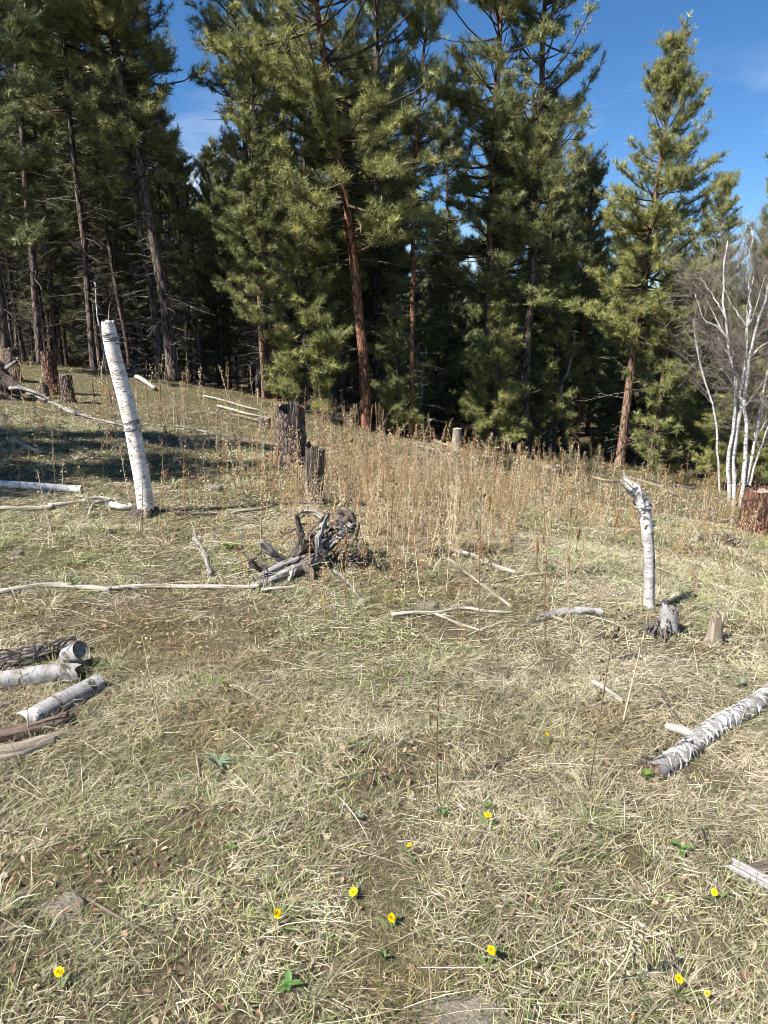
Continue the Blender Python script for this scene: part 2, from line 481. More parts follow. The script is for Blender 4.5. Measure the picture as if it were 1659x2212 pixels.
# ------------------------------------------------------------------ pines
def unit(v): return v / (np.linalg.norm(v, axis=-1, keepdims=True) + 1e-12)
def needles(g, c, d, k, ln, w, colA, colB, r, up=0.22, spread=0.95):
    """tufts of needles: c, d (m,3)"""
    m = len(c)
    tv = r.random((m, 1))
    cc = np.asarray(colA) * (1 - tv) + np.asarray(colB) * tv
    cc = cc * r.uniform(0.6, 1.4, (m, 1))
    c = np.repeat(c, k, 0); d = np.repeat(d, k, 0); cc = np.repeat(cc, k, 0) * r.uniform(0.85, 1.15, (m * k, 1))
    n = m * k
    dirs = unit(d * r.uniform(0.2, 0.9, (n, 1)) + unit(r.normal(size=(n, 3))) * spread + np.array([0, 0, up]))
    L = ln * r.uniform(0.75, 1.2, (n, 1))
    base = c - d * r.uniform(-0.02, 0.10, (n, 1))
    side = unit(np.cross(dirs, unit(r.normal(size=(n, 3))))) * (w / 2)
    V = np.stack([base - side, base + side, base + dirs * L], 1).reshape(-1, 3)
    T = np.arange(3 * n).reshape(n, 3)
    g.add(V, tris=T, col=np.repeat(cc, 3, 0))

def pine(seed, H=12.0, cb=0.3, prof=None, r0=0.17, nb=100, bend=(0, 0), asym=(0, 0), colA=(0.085, 0.105, 0.028), colB=(0.035, 0.06, 0.022),
         k=23, ln=0.165, w=0.012, dead=40, bark='bark', dens=1.0, twl=0.46):
    r = np.random.default_rng(seed)
    prof = prof or [(0, 0.8), (0.25, 1.0), (0.6, 0.75), (0.9, 0.3), (1, 0.08)]
    pt, pr = zip(*prof)
    tt = np.linspace(0, 1, 16)
    wob = r.normal(size=(16, 2)).cumsum(0) * 0.022 * (tt[:, None] > 0)
    path = np.stack([bend[0] * tt ** 1.4 + wob[:, 0], bend[1] * tt ** 1.4 + wob[:, 1], tt * H], -1)
    rad = r0 * (1 - tt) ** 0.75 * 0.9 + 0.02; rad[0] *= 1.22
    path[0, 2] -= 0.25
    V, T, Q, X = tube(path, rad, 11, (False, True), 0.08, 2.0, seed)
    gt = G(); gt.add(V, T, Q, tco=X)
    gl, gn = G(), G()
    tc, td = [], []
    at = lambda t: np.array([np.interp(t, tt, path[:, i]) for i in range(3)])
    nwh = max(6, int(nb / 4.2))
    whorl = cb + (1 - cb) * (np.arange(nwh) + r.uniform(-.25, .25, nwh)) / nwh
    for i in range(nb):
        t = float(np.clip(whorl[r.integers(nwh)] + r.normal() * (0.006 if r.random() < .35 else .04), cb, 0.985))
        u = (t - cb) / (1 - cb)
        az = r.uniform(0, 2 * math.pi)
        Lb = np.interp(u, pt, pr) * (r.uniform(0.45, 1.0) if r.random() < .8 else r.uniform(1.0, 1.32)) * (1 + asym[0] * math.cos(az) + asym[1] * math.sin(az))
        if Lb < 0.12: continue
        el = R(np.interp(u, [0, 0.5, 1], [-4, 16, 55]) + r.normal() * 14)
        h = np.array([math.cos(az), math.sin(az), 0.0])
        p0 = at(t)
        s = np.linspace(0, 1, 5)[:, None]
        side = np.array([-h[1], h[0], 0]) * r.normal() * 0.12 * Lb
        bp = p0 + h * (math.cos(el) * Lb) * s + np.array([0, 0, 1.0]) * (math.sin(el) * Lb * s + (r.uniform(.12, .5) * Lb * s ** 2.4 - 0.14 * Lb * s)) + side * s ** 2
        rb = 0.012 + 0.013 * Lb
        V, T, Q, X = tube(bp, np.linspace(rb, 0.006, 5), 4, (False, False))
        gl.add(V, T, Q, tco=X)
        n_t = max(4, int(Lb * 13 * dens))
        ss = np.sort(r.uniform(0.22, 1.0, n_t)) ** 0.8
        bd = unit(bp[-1] - bp[0])
        lat = unit(np.cross(bd, [0, 0, 1.0]))
        gap = noise3((bp[0] + (bp[-1] - bp[0]) * ss[:, None]) * [.9, .9, 1.15] + seed * 17.3) < -.28
        for q, s1 in enumerate(ss):
            f = s1 * 4; a = min(int(f), 3); b0 = bp[a] * (1 - (f - a)) + bp[a + 1] * (f - a)
            sg = 1 if q % 2 else -1
            dv = unit(bd * r.uniform(0.5, 1.1) + lat * sg * r.uniform(0.3, 1.0) + np.array([0, 0, r.uniform(-0.1, 0.9)]))
            tl = twl * r.uniform(0.45, 1.15) * (0.5 + 0.5 * min(1, Lb)) * (1.1 - 0.4 * s1)
            e = b0 + dv * tl
            if gap[q] and Lb > .5 and u < .8 and s1 < .8: continue      # gaps between the clumps
            V, T, Q, X = tube(np.array([b0, e]), [0.006, 0.004], 3, (False, False))
            gl.add(V, T, Q, tco=X)
            nt_ = 1 + int(tl / 0.17)
            for z in (np.linspace(0.45, 1.0, nt_) if nt_ > 1 else (1.0,)):
                tc.append(b0 + dv * tl * z + r.normal(size=3) * 0.03); td.append(unit(dv + r.normal(size=3) * 0.35))
        tc.append(bp[-1]); td.append(unit(bd + np.array([0, 0, 0.5])))
    for z in np.linspace(0.93, 1.0, 5):
        tc.append(at(z)); td.append(np.array([0, 0, 1.0]))
    needles(gn, np.array(tc), np.array(td), k, ln, w, colA, colB, r)
    gd = G()
    for i in range(dead):
        t = r.uniform(0.06, cb + 0.12); az = r.uniform(0, 2 * math.pi); Lb = r.uniform(0.25, 1.35)
        h = np.array([math.cos(az), math.sin(az), r.uniform(-0.35, 0.25)])
        p0 = at(t); s = np.linspace(0, 1, 4)[:, None]
        bp = p0 + h * Lb * s + np.array([0, 0, r.uniform(-.25, .1)]) * Lb * s ** 2 + r.normal(size=(4, 3)) * 0.03 * s
        V, T, Q, X = tube(bp, np.linspace(0.013, 0.004, 4), 3, (False, False)); gd.add(V, T, Q, tco=X)
        for j in range(r.integers(1, 5)):
            s1 = r.uniform(0.3, 0.95); b0 = p0 + h * Lb * s1
            e = b0 + unit(h + r.normal(size=3) * 0.6) * r.uniform(0.12, 0.4)
            V, T, Q, X = tube(np.array([b0, e]), [0.005, 0.003], 3, (False, False)); gd.add(V, T, Q, tco=X)
    parts = [('trunk', gt.mesh('pine_trunk', M[bark], True)), ('limbwork', gl.mesh('pine_limbs', M['limb'])), ('crown', gn.mesh('pine_crown', M['needle']))]
    if dead: parts.append(('dead_twigwork', gd.mesh('pine_dead_twigs', M['dead_twig'])))
    return parts

YG = dict(colA=(0.37, 0.355, 0.115), colB=(0.135, 0.155, 0.052))       # lighter, yellow-green needles
DG = dict(colA=(0.25, 0.26, 0.095), colB=(0.075, 0.105, 0.044))       # darker, blue-green needles
MG = dict(colA=(0.32, 0.315, 0.108), colB=(0.105, 0.13, 0.047))
VAR = {
    # big lit crown on a leaning red trunk
    'broad': pine(1, 13.5, 0.31, [(0, 1.4), (0.15, 2.05), (0.5, 2.05), (0.8, 1.45), (1, .5)], 0.125, 200, (-1.75, 0.1), (0.0, -0.1), dead=26, bark='bark_red', **YG),
    # tall, leaning, high crown
    'leaning': pine(2, 14.0, 0.32, [(0, 1.0), (0.25, 1.75), (0.6, 1.75), (1, 0.6)], 0.13, 165, (-2.1, 0.2), (-0.1, -0.1), dead=55, **MG),
    # slim pole with its crown high up
    'pole': pine(3, 12.5, 0.46, [(0, 0.8), (0.3, 1.25), (0.8, .9), (1, .3)], 0.078, 88, (-0.4, 0.2), dead=70, **DG),
    'pole_b': pine(4, 11.5, 0.43, [(0, 0.8), (0.35, 1.15), (0.8, .7), (1, .2)], 0.066, 84, (0.35, -0.2), dead=70, **MG),
    # dense to low down, dark
    'full': pine(5, 12.0, 0.2, [(0, 1.3), (0.3, 1.7), (0.6, 1.5), (0.9, .8), (1, .25)], 0.115, 165, (0.1, 0.1), dead=24, **DG),
    'full_b': pine(6, 13.0, 0.24, [(0, 1.2), (0.25, 1.8), (0.65, 1.6), (0.9, .9), (1, .3)], 0.122, 165, (-0.15, 0), dead=30, bark='bark_mix', **MG),
    # the tree that stands against the sky
    'lone': pine(7, 11.3, 0.33, [(0, 1.35), (0.12, 1.85), (0.3, 1.5), (0.45, 1.55), (0.6, 1.15), (0.8, 0.85), (0.95, .6), (1, .35)], 0.135, 170, (0.75, 0), (0.2, 0), dead=16, bark='bark_mix', **YG),
    # tall column
    'column': pine(8, 13.5, 0.30, [(0, 0.9), (0.25, 1.4), (0.5, 1.45), (0.75, 1.45), (0.92, 1.05), (1, .5)], 0.118, 180, (0.05, 0), (0.1, 0), dead=30, **MG),
    # young and bushy
    'young': pine(9, 4.6, 0.08, [(0, 0.9), (0.25, 1.15), (0.6, 0.85), (0.9, .4), (1, .15)], 0.055, 105, (0, 0), dead=6, dens=1.25, twl=.36, **YG),
    'slim_young': pine(10, 5.6, 0.10, [(0, .7), (0.3, 0.85), (0.7, 0.6), (1, .15)], 0.05, 100, (0.2, 0), dead=10, dens=1.2, twl=.34, **MG),
    # far trees, green to the ground
    'low': pine(12, 10.5, 0.05, [(0, 1.5), (0.3, 1.7), (0.7, 1.2), (1, .2)], 0.13, 150, (0, 0), dead=0, k=11, w=0.026, ln=.22, **DG),
}
print('pine faces', sum(len(m.polygons) for v in VAR.values() for _, m in v))
def pine_at(var, x, y, s=1.0, rz=0.0, lean=0.0, bark=None, label=None, group=None, cat='tree', name='pine_tree', sxy=None):
    e = empty(name, (x, y, gz(x, y)), rz, s, label=label, cat=cat, group=group)
    e.rotation_euler[1] = lean
    if sxy: e.scale = (s * sxy, s * sxy, s)
    for nm, me in VAR[var]:
        if nm == 'trunk' and bark is not None and me.materials[0] is not M[bark]:
            key = me.name + bark
            if key not in bpy.data.meshes:
                m2 = me.copy(); m2.name = key; m2.materials[0] = M[bark]
            me = bpy.data.meshes[key]
        tag(link(nm, me, e), kind='stuff' if nm != 'trunk' else None)
    return e
def px_x(px, py, Y): return float(P(px, py, Y)[0])
HERO = [  # kind, px of the foot, py, distance, size, turn, lean, bark, label
    ('broad', 792, 932, 18.0, 1.02, 0.0, 0, 'bark_red', 'broad pale green pine with bright orange-red leaning trunk at the wood edge'),
    ('leaning', 378, 828, 18.0, 1.0, 0.0, 0, 'bark', 'large dark-trunked pine leaning left above the birch snag'),
    ('pole', 345, 822, 19.0, 1.08, 1.0, -0.03, 'bark', 'dark straight pine trunk just left of the large leaning pine'),
    ('full_b', 573, 862, 18.2, 0.62, 2.0, -0.04, 'bark_mix', 'tall pine with greyish lit trunk foot behind the young bushy pine'),
    ('young', 668, 890, 18.0, 0.92, 0.4, 0, 'bark', 'bushy bright green young pine between the grey and the red trunks'),
    ('full', 815, 905, 21.5, 1.15, 1.1, 0, 'bark', 'dark green pine directly behind the orange-red trunk'),
    ('pole_b', 888, 945, 18.6, 0.9, 0.7, 0, 'bark_red', 'slim pine with reddish trunk foot just right of the orange-red one'),
    ('column', 1035, 955, 20.5, 1.05, 2.2, -0.02, 'bark_mix', 'tall pine with two-toned brown trunk left of the straight column pine'),
    ('column', 1137, 985, 20.0, 1.06, 0.0, 0, 'bark', 'tall straight pine against the sky with dark shaded flank on its right'),
    ('full_b', 1247, 978, 22.5, 0.66, 0.5, 0, 'bark_red', 'shorter pine with yellow-green top beside the tall straight pine'),
    ('lone', 1338, 1015, 18.5, 0.875, 0.0, 0, 'bark_mix', 'freestanding conical pine with pinkish trunk against the open blue sky'),
    ('slim_young', 1408, 1030, 18.2, 1.0, 0.0, 0, 'bark_mix', 'bright green slim young pine hugging the freestanding pine'),
    ('full', 1655, 1050, 22, 0.97, 0.0, 0, 'bark', 'pine cut off by the right edge, above the birch clump'),
    ('full', 20, 800, 16.8, 1.08, 0.3, 0, 'bark', 'dark pine cut off by the left edge, above the broken log'),
    ('full_b', 1500, 1000, 27, 0.78, 0.9, 0, 'bark', 'dark green pine behind the thin bare birches'),
    ('pole_b', 205, 805, 19.5, 1.1, 2.5, -0.03, 'bark', 'thin dark pine trunk behind the tip of the birch snag'),
    ('pole', 90, 795, 20.0, 1.05, 3.0, -0.02, 'bark', 'thin straight dark pine above the three sawn stumps'),
    ('young', 1120, 980, 23, 0.95, 0.0, 0, 'bark', 'young green pine in the shade at the foot of the straight pine'),
    ('young', 1545, 1040, 17.5, 0.5, 2.0, 0, 'bark', 'small dark green pine sapling left of the birch clump'),
    ('slim_young', 1300, 990, 24, 0.62, 1.0, 0, 'bark', 'small pine sapling between the freestanding and the yellow-topped pines'),
    ('young', 862, 942, 19.0, 0.72, 1.9, 0, 'bark', 'bushy young pine between the two red trunks'),
    ('young', 1062, 972, 19.5, 0.85, 2.9, 0, 'bark', 'bushy young pine left of the straight pine foot'),
    ('slim_young', 1195, 985, 20.5, 0.95, 4.0, 0, 'bark', 'slim young pine right of the straight pine foot'),
    ('young', 1450, 1040, 20, 0.9, 5.0, 0, 'bark', 'bushy young pine right of the freestanding pine'),
    ('young', 1640, 1040, 19, 0.75, 0.9, 0, 'bark', 'bushy young pine behind the white birch clump'),
    ('full', 1592, 1050, 25, 0.70, 1.3, 0, 'bark', 'dark green pine behind the twigs of the white birch clump'),
    ('slim_young', 940, 950, 22, 0.85, 1.6, 0, 'bark', 'slim green young pine right of the two red trunks'),
]
taken = []
for var, px, py, Y, s, rz, lean, bk, lab in HERO:
    x = px_x(px, py, Y)
    pine_at(var, x, Y, s, rz, lean, bk, lab, 'pines along the wood edge')
    taken.append((x, Y))
# pines beside the clearing, out of view to the left, the first three shadowing the slope
for (x, y, s, v, lab) in [(-9.6, 3.3, 0.86, 'full', 'dense dark pine beside the clearing nearest to the photographer'),
                     (-11.0, 4.6, 0.92, 'full_b', 'pine with grey brown trunk beside the clearing, shading the slope'),
                     (-10.3, 2.2, 0.82, 'low', 'low-branched dark pine beside the clearing'),
                     (-14.5, 12.5, 0.55, 'full', 'dense pine left of the stand, first of its outer row'), (-16.5, 9.5, 0.55, 'full_b', 'low pine left of the stand, farthest out in its outer row'),  # these four unseen pines are kept short to shade only the stand's trunks
                     (-13.6, 16.5, 0.5, 'full', 'dense pine left of the stand, nearest to the trunks'), (-17.5, 15.0, 0.6, 'low', 'low-branched pine left of the stand')]:
    pine_at(v, x, y, s, 0.7, 0, None, lab, 'pines beside the clearing')
# the stand behind
rs = np.random.default_rng(5)
n_bg = 0
bgs = []
tries = 0
while n_bg < 275 and tries < 14000:
    tries += 1
    y = 19.5 + 50 * rs.random() ** 1.35
    x = (rs.uniform(-0.66, 0.66) if rs.random() < .7 else rs.uniform(-0.62, -.05)) * y + rs.uniform(-1, 1)
    if x > 0.17 * y and y < 23: continue
    if min((x - a) ** 2 + (y - b) ** 2 for a, b in taken) < (1.05 if x < -.12 * y else 1.5) ** 2 * (1 + (y - 19) / 40): continue
    if 0.50 * y < x and y < 28: continue
    taken.append((x, y)); n_bg += 1
    if x < -0.1 * y:
        v = ['pole', 'pole_b', 'pole', 'pole_b', 'pole_b', 'full' if y > 26 else 'pole'][rs.integers(6)]
    else:
        v = ['full', 'full_b', 'pole', 'column', 'slim_young', 'young'][rs.integers(6)]
    if y > (43 if x < -.1 * y else 33) and rs.random() < .65 or (y > 25 and x > 0 and rs.random() < .35): v = 'low'
    s = rs.uniform(0.75, 1.05) * (0.86 if x > 0.12 * y else 1.0)
    # the openings in the skyline: trees behind them are younger
    pxx = CX + F * x / y
    lim = min([e_ for a_, b_, e_ in ((415, 505, .24), (785, 872, .33), (1278, 1330, .13), (1330, 1490, .16), (1490, 1590, .15)) if a_ - 55 < pxx < b_ + 55] + [9])
    Hv = {'pole': 12.5, 'pole_b': 11.5, 'full': 12, 'full_b': 13, 'column': 13.5, 'low': 10.5, 'young': 4.6, 'slim_young': 5.6}[v]
    smax = (CAMZ + y * lim - gz(x, y)) / Hv
    if s > smax: s = max(.3, smax * rs.uniform(.8, 1))
    bgs.append((v, x, y, s, rs.uniform(0, 6.28), rs.normal() * 0.02))
KN = {'pole': ('slender dark pine', 'slender pines deep in the stand'), 'pole_b': ('thin-stemmed pine', 'thin pines deep in the stand'),
      'full': ('dense dark pine', 'dense pines deep in the stand'), 'full_b': ('full-crowned pine', 'tall pines deep in the stand'),
      'column': ('columnar pine', 'columnar pines deep in the stand'), 'low': ('pine green to the ground', 'far pines green to the ground'),
      'young': ('bushy pine sapling', 'bushy saplings deep in the stand'), 'slim_young': ('slim pine sapling', 'slim saplings deep in the stand')}
MARKS = [(20, 'the left edge of the wood'), (118, 'the tallest sawn stump'), (250, 'the white birch snag'), (378, 'the large leaning pine'), (470, 'the open top of the slope'), (573, 'the grey-footed pine'), (668, 'the bushy bright young pine'),
         (792, 'the orange-red trunk'), (888, 'the slim red-footed pine'), (986, 'the pale sawn stump'), (1137, 'the tall straight pine'), (1247, 'the yellow-topped pine'), (1338, 'the freestanding pine'), (1470, 'the small brush heap'), (1600, 'the white birch clump')]
ORD = ['first', 'second', 'third', 'fourth', 'fifth', 'sixth', 'seventh', 'eighth', 'ninth', 'tenth', 'eleventh', 'twelfth', 'thirteenth', 'fourteenth', 'fifteenth', 'sixteenth', 'seventeenth', 'eighteenth', 'nineteenth', 'twentieth']
ORDX = ORD + ['twenty-' + q for q in ORD[:9]] + ['thirtieth'] + ['thirty-' + q for q in ORD[:9]] + ['fortieth'] + ['forty-' + q for q in ORD[:9]] + ['fiftieth'] + ['fifty-' + q for q in ORD[:9]]
bins = {}
for b_ in sorted(bgs, key=lambda q: q[2]):
    px = CX + F * b_[1] / b_[2]
    mk = min(MARKS, key=lambda q: abs(q[0] - px))[1]
    k_ = bins[mk] = bins.get(mk, 0) + 1
    nm, grp = KN[b_[0]]
    pine_at(b_[0], b_[1], b_[2], b_[3], b_[4], b_[5], None, '%s, %s back behind %s' % (nm, ORDX[k_ - 1], mk), grp)

# ------------------------------------------------------------------ birches
def birch_stem(path, r0, r1, sides=10, mat='birch_far', rough=0.06):
    p = spline(path, 18); p[2:-1] += np.random.default_rng(int(abs(p[-1][0]) * 1e4) % 9999).normal(size=(15, 3)) * r0 * .35
    V, T, Q, X = tube(p, np.linspace(r0, r1, len(p)), sides, (False, True), rough, 3.0, random.random() * 9)
    g = G(); g.add(V, T, Q, tco=X)
    return p, g.mesh('birch_stem', M[mat], True)
def birch_twigs(paths, r, n, L, mat):
    g = G()
    def grow(p, d, l, rad, depth):
        s = np.linspace(0, 1, 4)[:, None]
        q = p + d * l * s + r.normal(size=(4, 3)) * 0.05 * l * s + np.array([0, 0, -0.04]) * l * s ** 2
        V, T, Q, X = tube(q, np.linspace(rad, rad * 0.45, 4), 3, (False, False)); g.add(V, T, Q, tco=X)
        if depth:
            for _ in range(r.integers(3, 6)):
                u = r.uniform(0.25, 1.0); b = q[0] * (1 - u) + q[-1] * u
                grow(b, unit(d + r.normal(size=3) * 0.6 + np.array([0, 0, .1])), l * r.uniform(0.35, 0.65), max(rad * 0.6, 0.0031), depth - 1)
    for p in paths:
        for _ in range(n):
            u = r.uniform(0.35, 1.0) ** 0.8; i = min(int(u * (len(p) - 1)), len(p) - 2)
            d0 = unit(p[i + 1] - p[i])
            az = r.uniform(0, 6.28)
            grow(p[i], unit(d0 * 0.9 + np.array([math.cos(az), math.sin(az), 0.1]) * 0.8), L * r.uniform(0.6, 1.2) * (1.25 - 0.5 * u), 0.0075, 2)
    return g.mesh('birch_twigs', M[mat])
def birch_clump():
    Y = 14.5
    base = hit(1590, 1092); Y = base[1]
    e = empty('birch_clump', base, label='clump of white bare birches with leaning stems at the right edge', cat='tree')
    stems = [([(1578, 1098), (1572, 1000), (1590, 860), (1572, 720), (1562, 600), (1572, 520)], 0.0, 17),
             ([(1585, 1098), (1586, 980), (1602, 850), (1615, 700), (1620, 580), (1622, 490)], 0.1, 19),
             ([(1600, 1098), (1612, 980), (1612, 850), (1625, 740), (1655, 630), (1672, 550)], -0.15, 20),
             ([(1600, 1098), (1628, 960), (1648, 860), (1670, 720), (1700, 560)], 0.3, 14),
             ([(1605, 1098), (1640, 980), (1680, 880), (1720, 800)], -0.3, 10)]
    paths, extra = [], []
    r = np.random.default_rng(3)
    for pts, dy, w in stems:
        q = [P(a, b, Y + dy * (k / len(pts))) for k, (a, b) in enumerate(pts)]
        q[0] = np.array([q[0][0], q[0][1], base[2] - 0.1])
        p, me = birch_stem(np.array(q) - base, w / F * Y * 0.27, 0.009, 10)
        st = link('stem', me, e); paths.append(p)
        for _ in range(5):                   # white side limbs
            i = r.integers(6, 13); d0 = unit(p[i + 1] - p[i]); az = r.uniform(0, 6.28); ll = r.uniform(.5, 1.1)
            q_ = p[i] + np.outer(np.linspace(0, 1, 4), unit(d0 + np.array([math.cos(az), math.sin(az), 0]) * .75)) * ll; q_[2:] += r.normal(size=(2, 3)) * .08; q_[3, 2] += .15 * ll
            q_, m2 = birch_stem(q_, .017 * w / 17, .006, 6); link('limb', m2, st); extra.append(q_)
    tag(link('twigwork', birch_twigs(paths + extra, r, 9, .95, 'twig'), e), kind='stuff')
birch_clump()
def thin_birch(pts, Y, w, label, twigs=5, mat='birch_far'):
    x0 = P(*pts[0], Y); base = np.array([x0[0], x0[1], gz(x0[0], x0[1])])
    e = empty('birch_tree', base, label=label, cat='tree', group='thin bare birches')
    q = [P(a, b, Y) for a, b in pts]; q[0][2] = min(q[0][2], base[2] - 0.05)
    p, me = birch_stem(np.array(q) - base, w / F * Y * 0.5, 0.02, 8, mat)
    link('stem', me, e)
    tag(link('twigwork', birch_twigs([p], np.random.default_rng(int(pts[0][0])), twigs, 0.9, 'twig'), e), kind='stuff')
thin_birch([(1556, 1062), (1550, 985), (1545, 900), (1525, 830), (1505, 750), (1498, 690)], 16.0, 4.5, 'thin crooked birch left of the white birch clump', 22)
thin_birch([(1188, 975), (1197, 900), (1212, 840), (1232, 780), (1240, 720)], 21.5, 11, 'short leaning birch stem in the shade beside the straight pine', 2)
thin_birch([(905, 935), (908, 860), (918, 780), (925, 720)], 22.0, 8, 'thin pale birch behind the red-footed slim pine', 3)
thin_birch([(885, 930), (893, 850), (900, 770), (905, 740)], 23.0, 7, 'second thin pale birch behind the red-footed slim pine', 3)
thin_birch([(225, 800), (222, 740), (212, 690), (205, 610)], 21.0, 6, 'thin pale dead birch left of the birch snag', 4)

# ------------------------------------------------------------------ standing snags
def ragged_tube(path, rad, sides, top=0.04, seed=1, rough=0.06, ridge=0.0, rk=12, bottom=None):
    V, T, Q, X = tube(path, rad, sides, (False, False), rough, 5.0, seed, ridge, rk)
    n = len(path); r = np.random.default_rng(seed)
    t = unit(path[-1] - path[-2]); V = V.reshape(n, sides, 3)
    j = np.abs(np.sin(np.arange(sides) * 1.7 + seed)) * r.uniform(0.2, 1, sides) * top
    V[-1] += t * j[:, None]
    V = V.reshape(-1, 3)
    return V, T, Q, X
def snag_left():
    pts = [(318, 1118), (312, 1060), (303, 1000), (291, 930), (279, 870), (266, 815), (254, 765), (248, 725), (245, 697)]
    base = hit(318, 1112); Y = base[1]
    w = np.interp(np.linspace(0, 1, 40), [0, 0.05, 0.15, 0.5, 0.9, 1], [44, 37, 35, 33, 30, 25]) / F * Y * 0.5
    path = spline([P(a, b, Y + 0.0) for a, b in pts], 40)
    path[:, 1] += np.linspace(0, -0.12, 40)
    path[0, 2] = base[2] - 0.06
    e = empty('birch_snag', base, label='tall white broken birch trunk standing at a slant on the left', cat='dead tree')
    g = G(); V, T, Q, X = ragged_tube(path, w, 28, 0.03, 3, 0.05); g.add(V, T, Q, tco=X)
    link('trunk', g.mesh('snag_trunk', M['birch'], True, base), e)
    gc = G(); cp = np.array([path[-3] * 1.0, path[-1] + unit(path[-1] - path[-2]) * 0.022])
    V, T, Q, X = tube(spline(cp, 5), np.array([0.045, 0.045, 0.04, 0.03, 0.012]), 14, (False, True), 0.3, 20, 2); gc.add(V, T, Q, tco=X)
    link('broken_top', gc.mesh('snag_top', M['pale'], False, base), e)
    gs = G(); tp = path[-1]; V, T, Q, X = tube(spline([tp, tp + [0.012, 0, .05], tp + [0.02, 0.01, .12], tp + [0.04, 0, .16]], 8), np.linspace(.006, .002, 8), 5); gs.add(V, T, Q, tco=X)
    link('splinter', gs.mesh('snag_splinter', M['tan'], False, base), e)
    r = np.random.default_rng(4)
    t, N, B = frames(path)
    for i0, amp in ((33, 1.0), (15, 0.9)):     # rings of peeling bark
        gb = G()
        for j in range(26):
            a = r.uniform(0, 6.28); i = i0 + r.integers(0, 2); ln = r.uniform(0.02, 0.055) * amp
            d = N[i] * math.cos(a) + B[i] * math.sin(a); tang = -N[i] * math.sin(a) + B[i] * math.cos(a)
            c = path[i] + d * w[i] * 1.01 + t[i] * r.uniform(-0.015, 0.015)
            s = np.linspace(-1, 1, 5)
            row = c + tang * (s * ln)[:, None] + d * ((np.abs(s) ** 2) * ln * r.uniform(-0.5, 0.2))[:, None]
            up = t[i] * r.uniform(0.006, 0.018) + d * r.uniform(0, 0.005)
            Vv = np.vstack([row, row + up]); Qv = [[q, q + 1, q + 6, q + 5] for q in range(4)]
            gb.add(Vv, None, Qv)
        tag(link('bark_curl_ring', gb.mesh('bark_curls', M['birch_dull'], False, base), e), kind='stuff')
    gr = G()
    for j in range(7):
        a = 6.28 * j / 7 + r.uniform(-.3, .3); l = r.uniform(0.09, 0.2)
        q = spline([base + [0, 0, .05], base + [math.cos(a) * l * .6, math.sin(a) * l * .6, .02], base + [math.cos(a) * l, math.sin(a) * l, -0.04]], 8)
        V, T, Q, X = tube(q, np.linspace(0.06, 0.02, 8), 8, (True, True), 0.3, 9, j); gr.add(V, T, Q, tco=X)
    link('root_flare', gr.mesh('snag_roots', M['dark'], True, base), e)
    keep([base, base + [0, 0, .1]], 0.07)
snag_left()
def snag_right():
    pts = [(1401, 1322), (1402, 1280), (1401, 1220), (1396, 1160), (1390, 1110), (1378, 1075), (1362, 1052), (1344, 1036)]
    base = hit(1401, 1315); Y = base[1]
    n = 44
    path = spline([P(a, b, Y) for a, b in pts], n)
    path[:, 1] += np.linspace(0, -0.06, n); path[0, 2] = base[2] - 0.05
    w = np.interp(np.linspace(0, 1, n), [0, 0.05, 0.12, 0.4, 0.7, 0.88, 1], [40, 31, 25, 26, 27, 27, 16]) / F * Y * 0.5
    e = empty('birch_snag', base, label='short hooked birch snag curving left, grey below and white above', cat='dead tree')
    k = 20
    g = G(); V, T, Q, X = tube(path[:k + 1], w[:k + 1] * 0.93, 22, (False, False), 0.06, 6, 5, 0.08); g.add(V, T, Q, tco=X)
    o = link('bare_lower_trunk', g.mesh('hook_lower', m_birch('stained_birch_bark', (0.50, 0.465, 0.455), (0.09, 0.07, 0.065), (0.25, 0.20, 0.19), patch=0.55), True, base), e)
    g = G(); V, T, Q, X = ragged_tube(path[k:], w[k:], 22, 0.06, 6, 0.10); g.add(V, T, Q, tco=X)
    link('trunk', g.mesh('hook_upper', M['birch'], True, base), e)
    r = np.random.default_rng(8); t, N, B = frames(path)
    gs = G()
    for j in range(9):      # long splinters of the torn top
        a = r.uniform(0, 6.28); i = n - 1 - r.integers(2, 10); d = N[i] * math.cos(a) + B[i] * math.sin(a)
        p0 = path[i] + d * w[i] * 0.7; p1 = path[-1] + d * w[-1] * 0.9 + (path[-1] - path[-3]) * r.uniform(0.2, 1.3)
        V, T, Q, X = tube(spline([p0, (p0 + p1) / 2 + d * 0.006, p1], 6), np.linspace(0.012, 0.003, 6), 5, (True, True), 0.3, 20, j); gs.add(V, T, Q, tco=X)
    p0 = path[-5]; V, T, Q, X = tube(spline([p0, P(1350, 1030, path[-1][1]), P(1347, 1016, path[-1][1])], 7), np.linspace(0.014, 0.003, 7), 6); gs.add(V, T, Q, tco=X)
    link('torn_top', gs.mesh('hook_splinters', M['pale'], False, base), e)
    gb = G()
    for j in range(40):
        i = r.integers(k - 1, n - 4); a = r.uniform(0, 6.28); ln = r.uniform(0.012, 0.035)
        d = N[i] * math.cos(a) + B[i] * math.sin(a); tang = -N[i] * math.sin(a) + B[i] * math.cos(a)
        c = path[i] + d * w[i] * 1.01; s = np.linspace(-1, 1, 5)
        row = c + tang * (s * ln)[:, None] + d * (s ** 2 * ln * r.uniform(-0.3, 0.4))[:, None]
        Vv = np.vstack([row, row + t[i] * 0.008 + d * r.uniform(0.003, 0.012)])
        gb.add(Vv, None, [[q, q + 1, q + 6, q + 5] for q in range(4)])
    tag(link('bark_curls', gb.mesh('hook_curls', M['birch_dull'], False, base), e), kind='stuff')
    keep([base, base + [0, 0, .1]], 0.04)
snag_right()

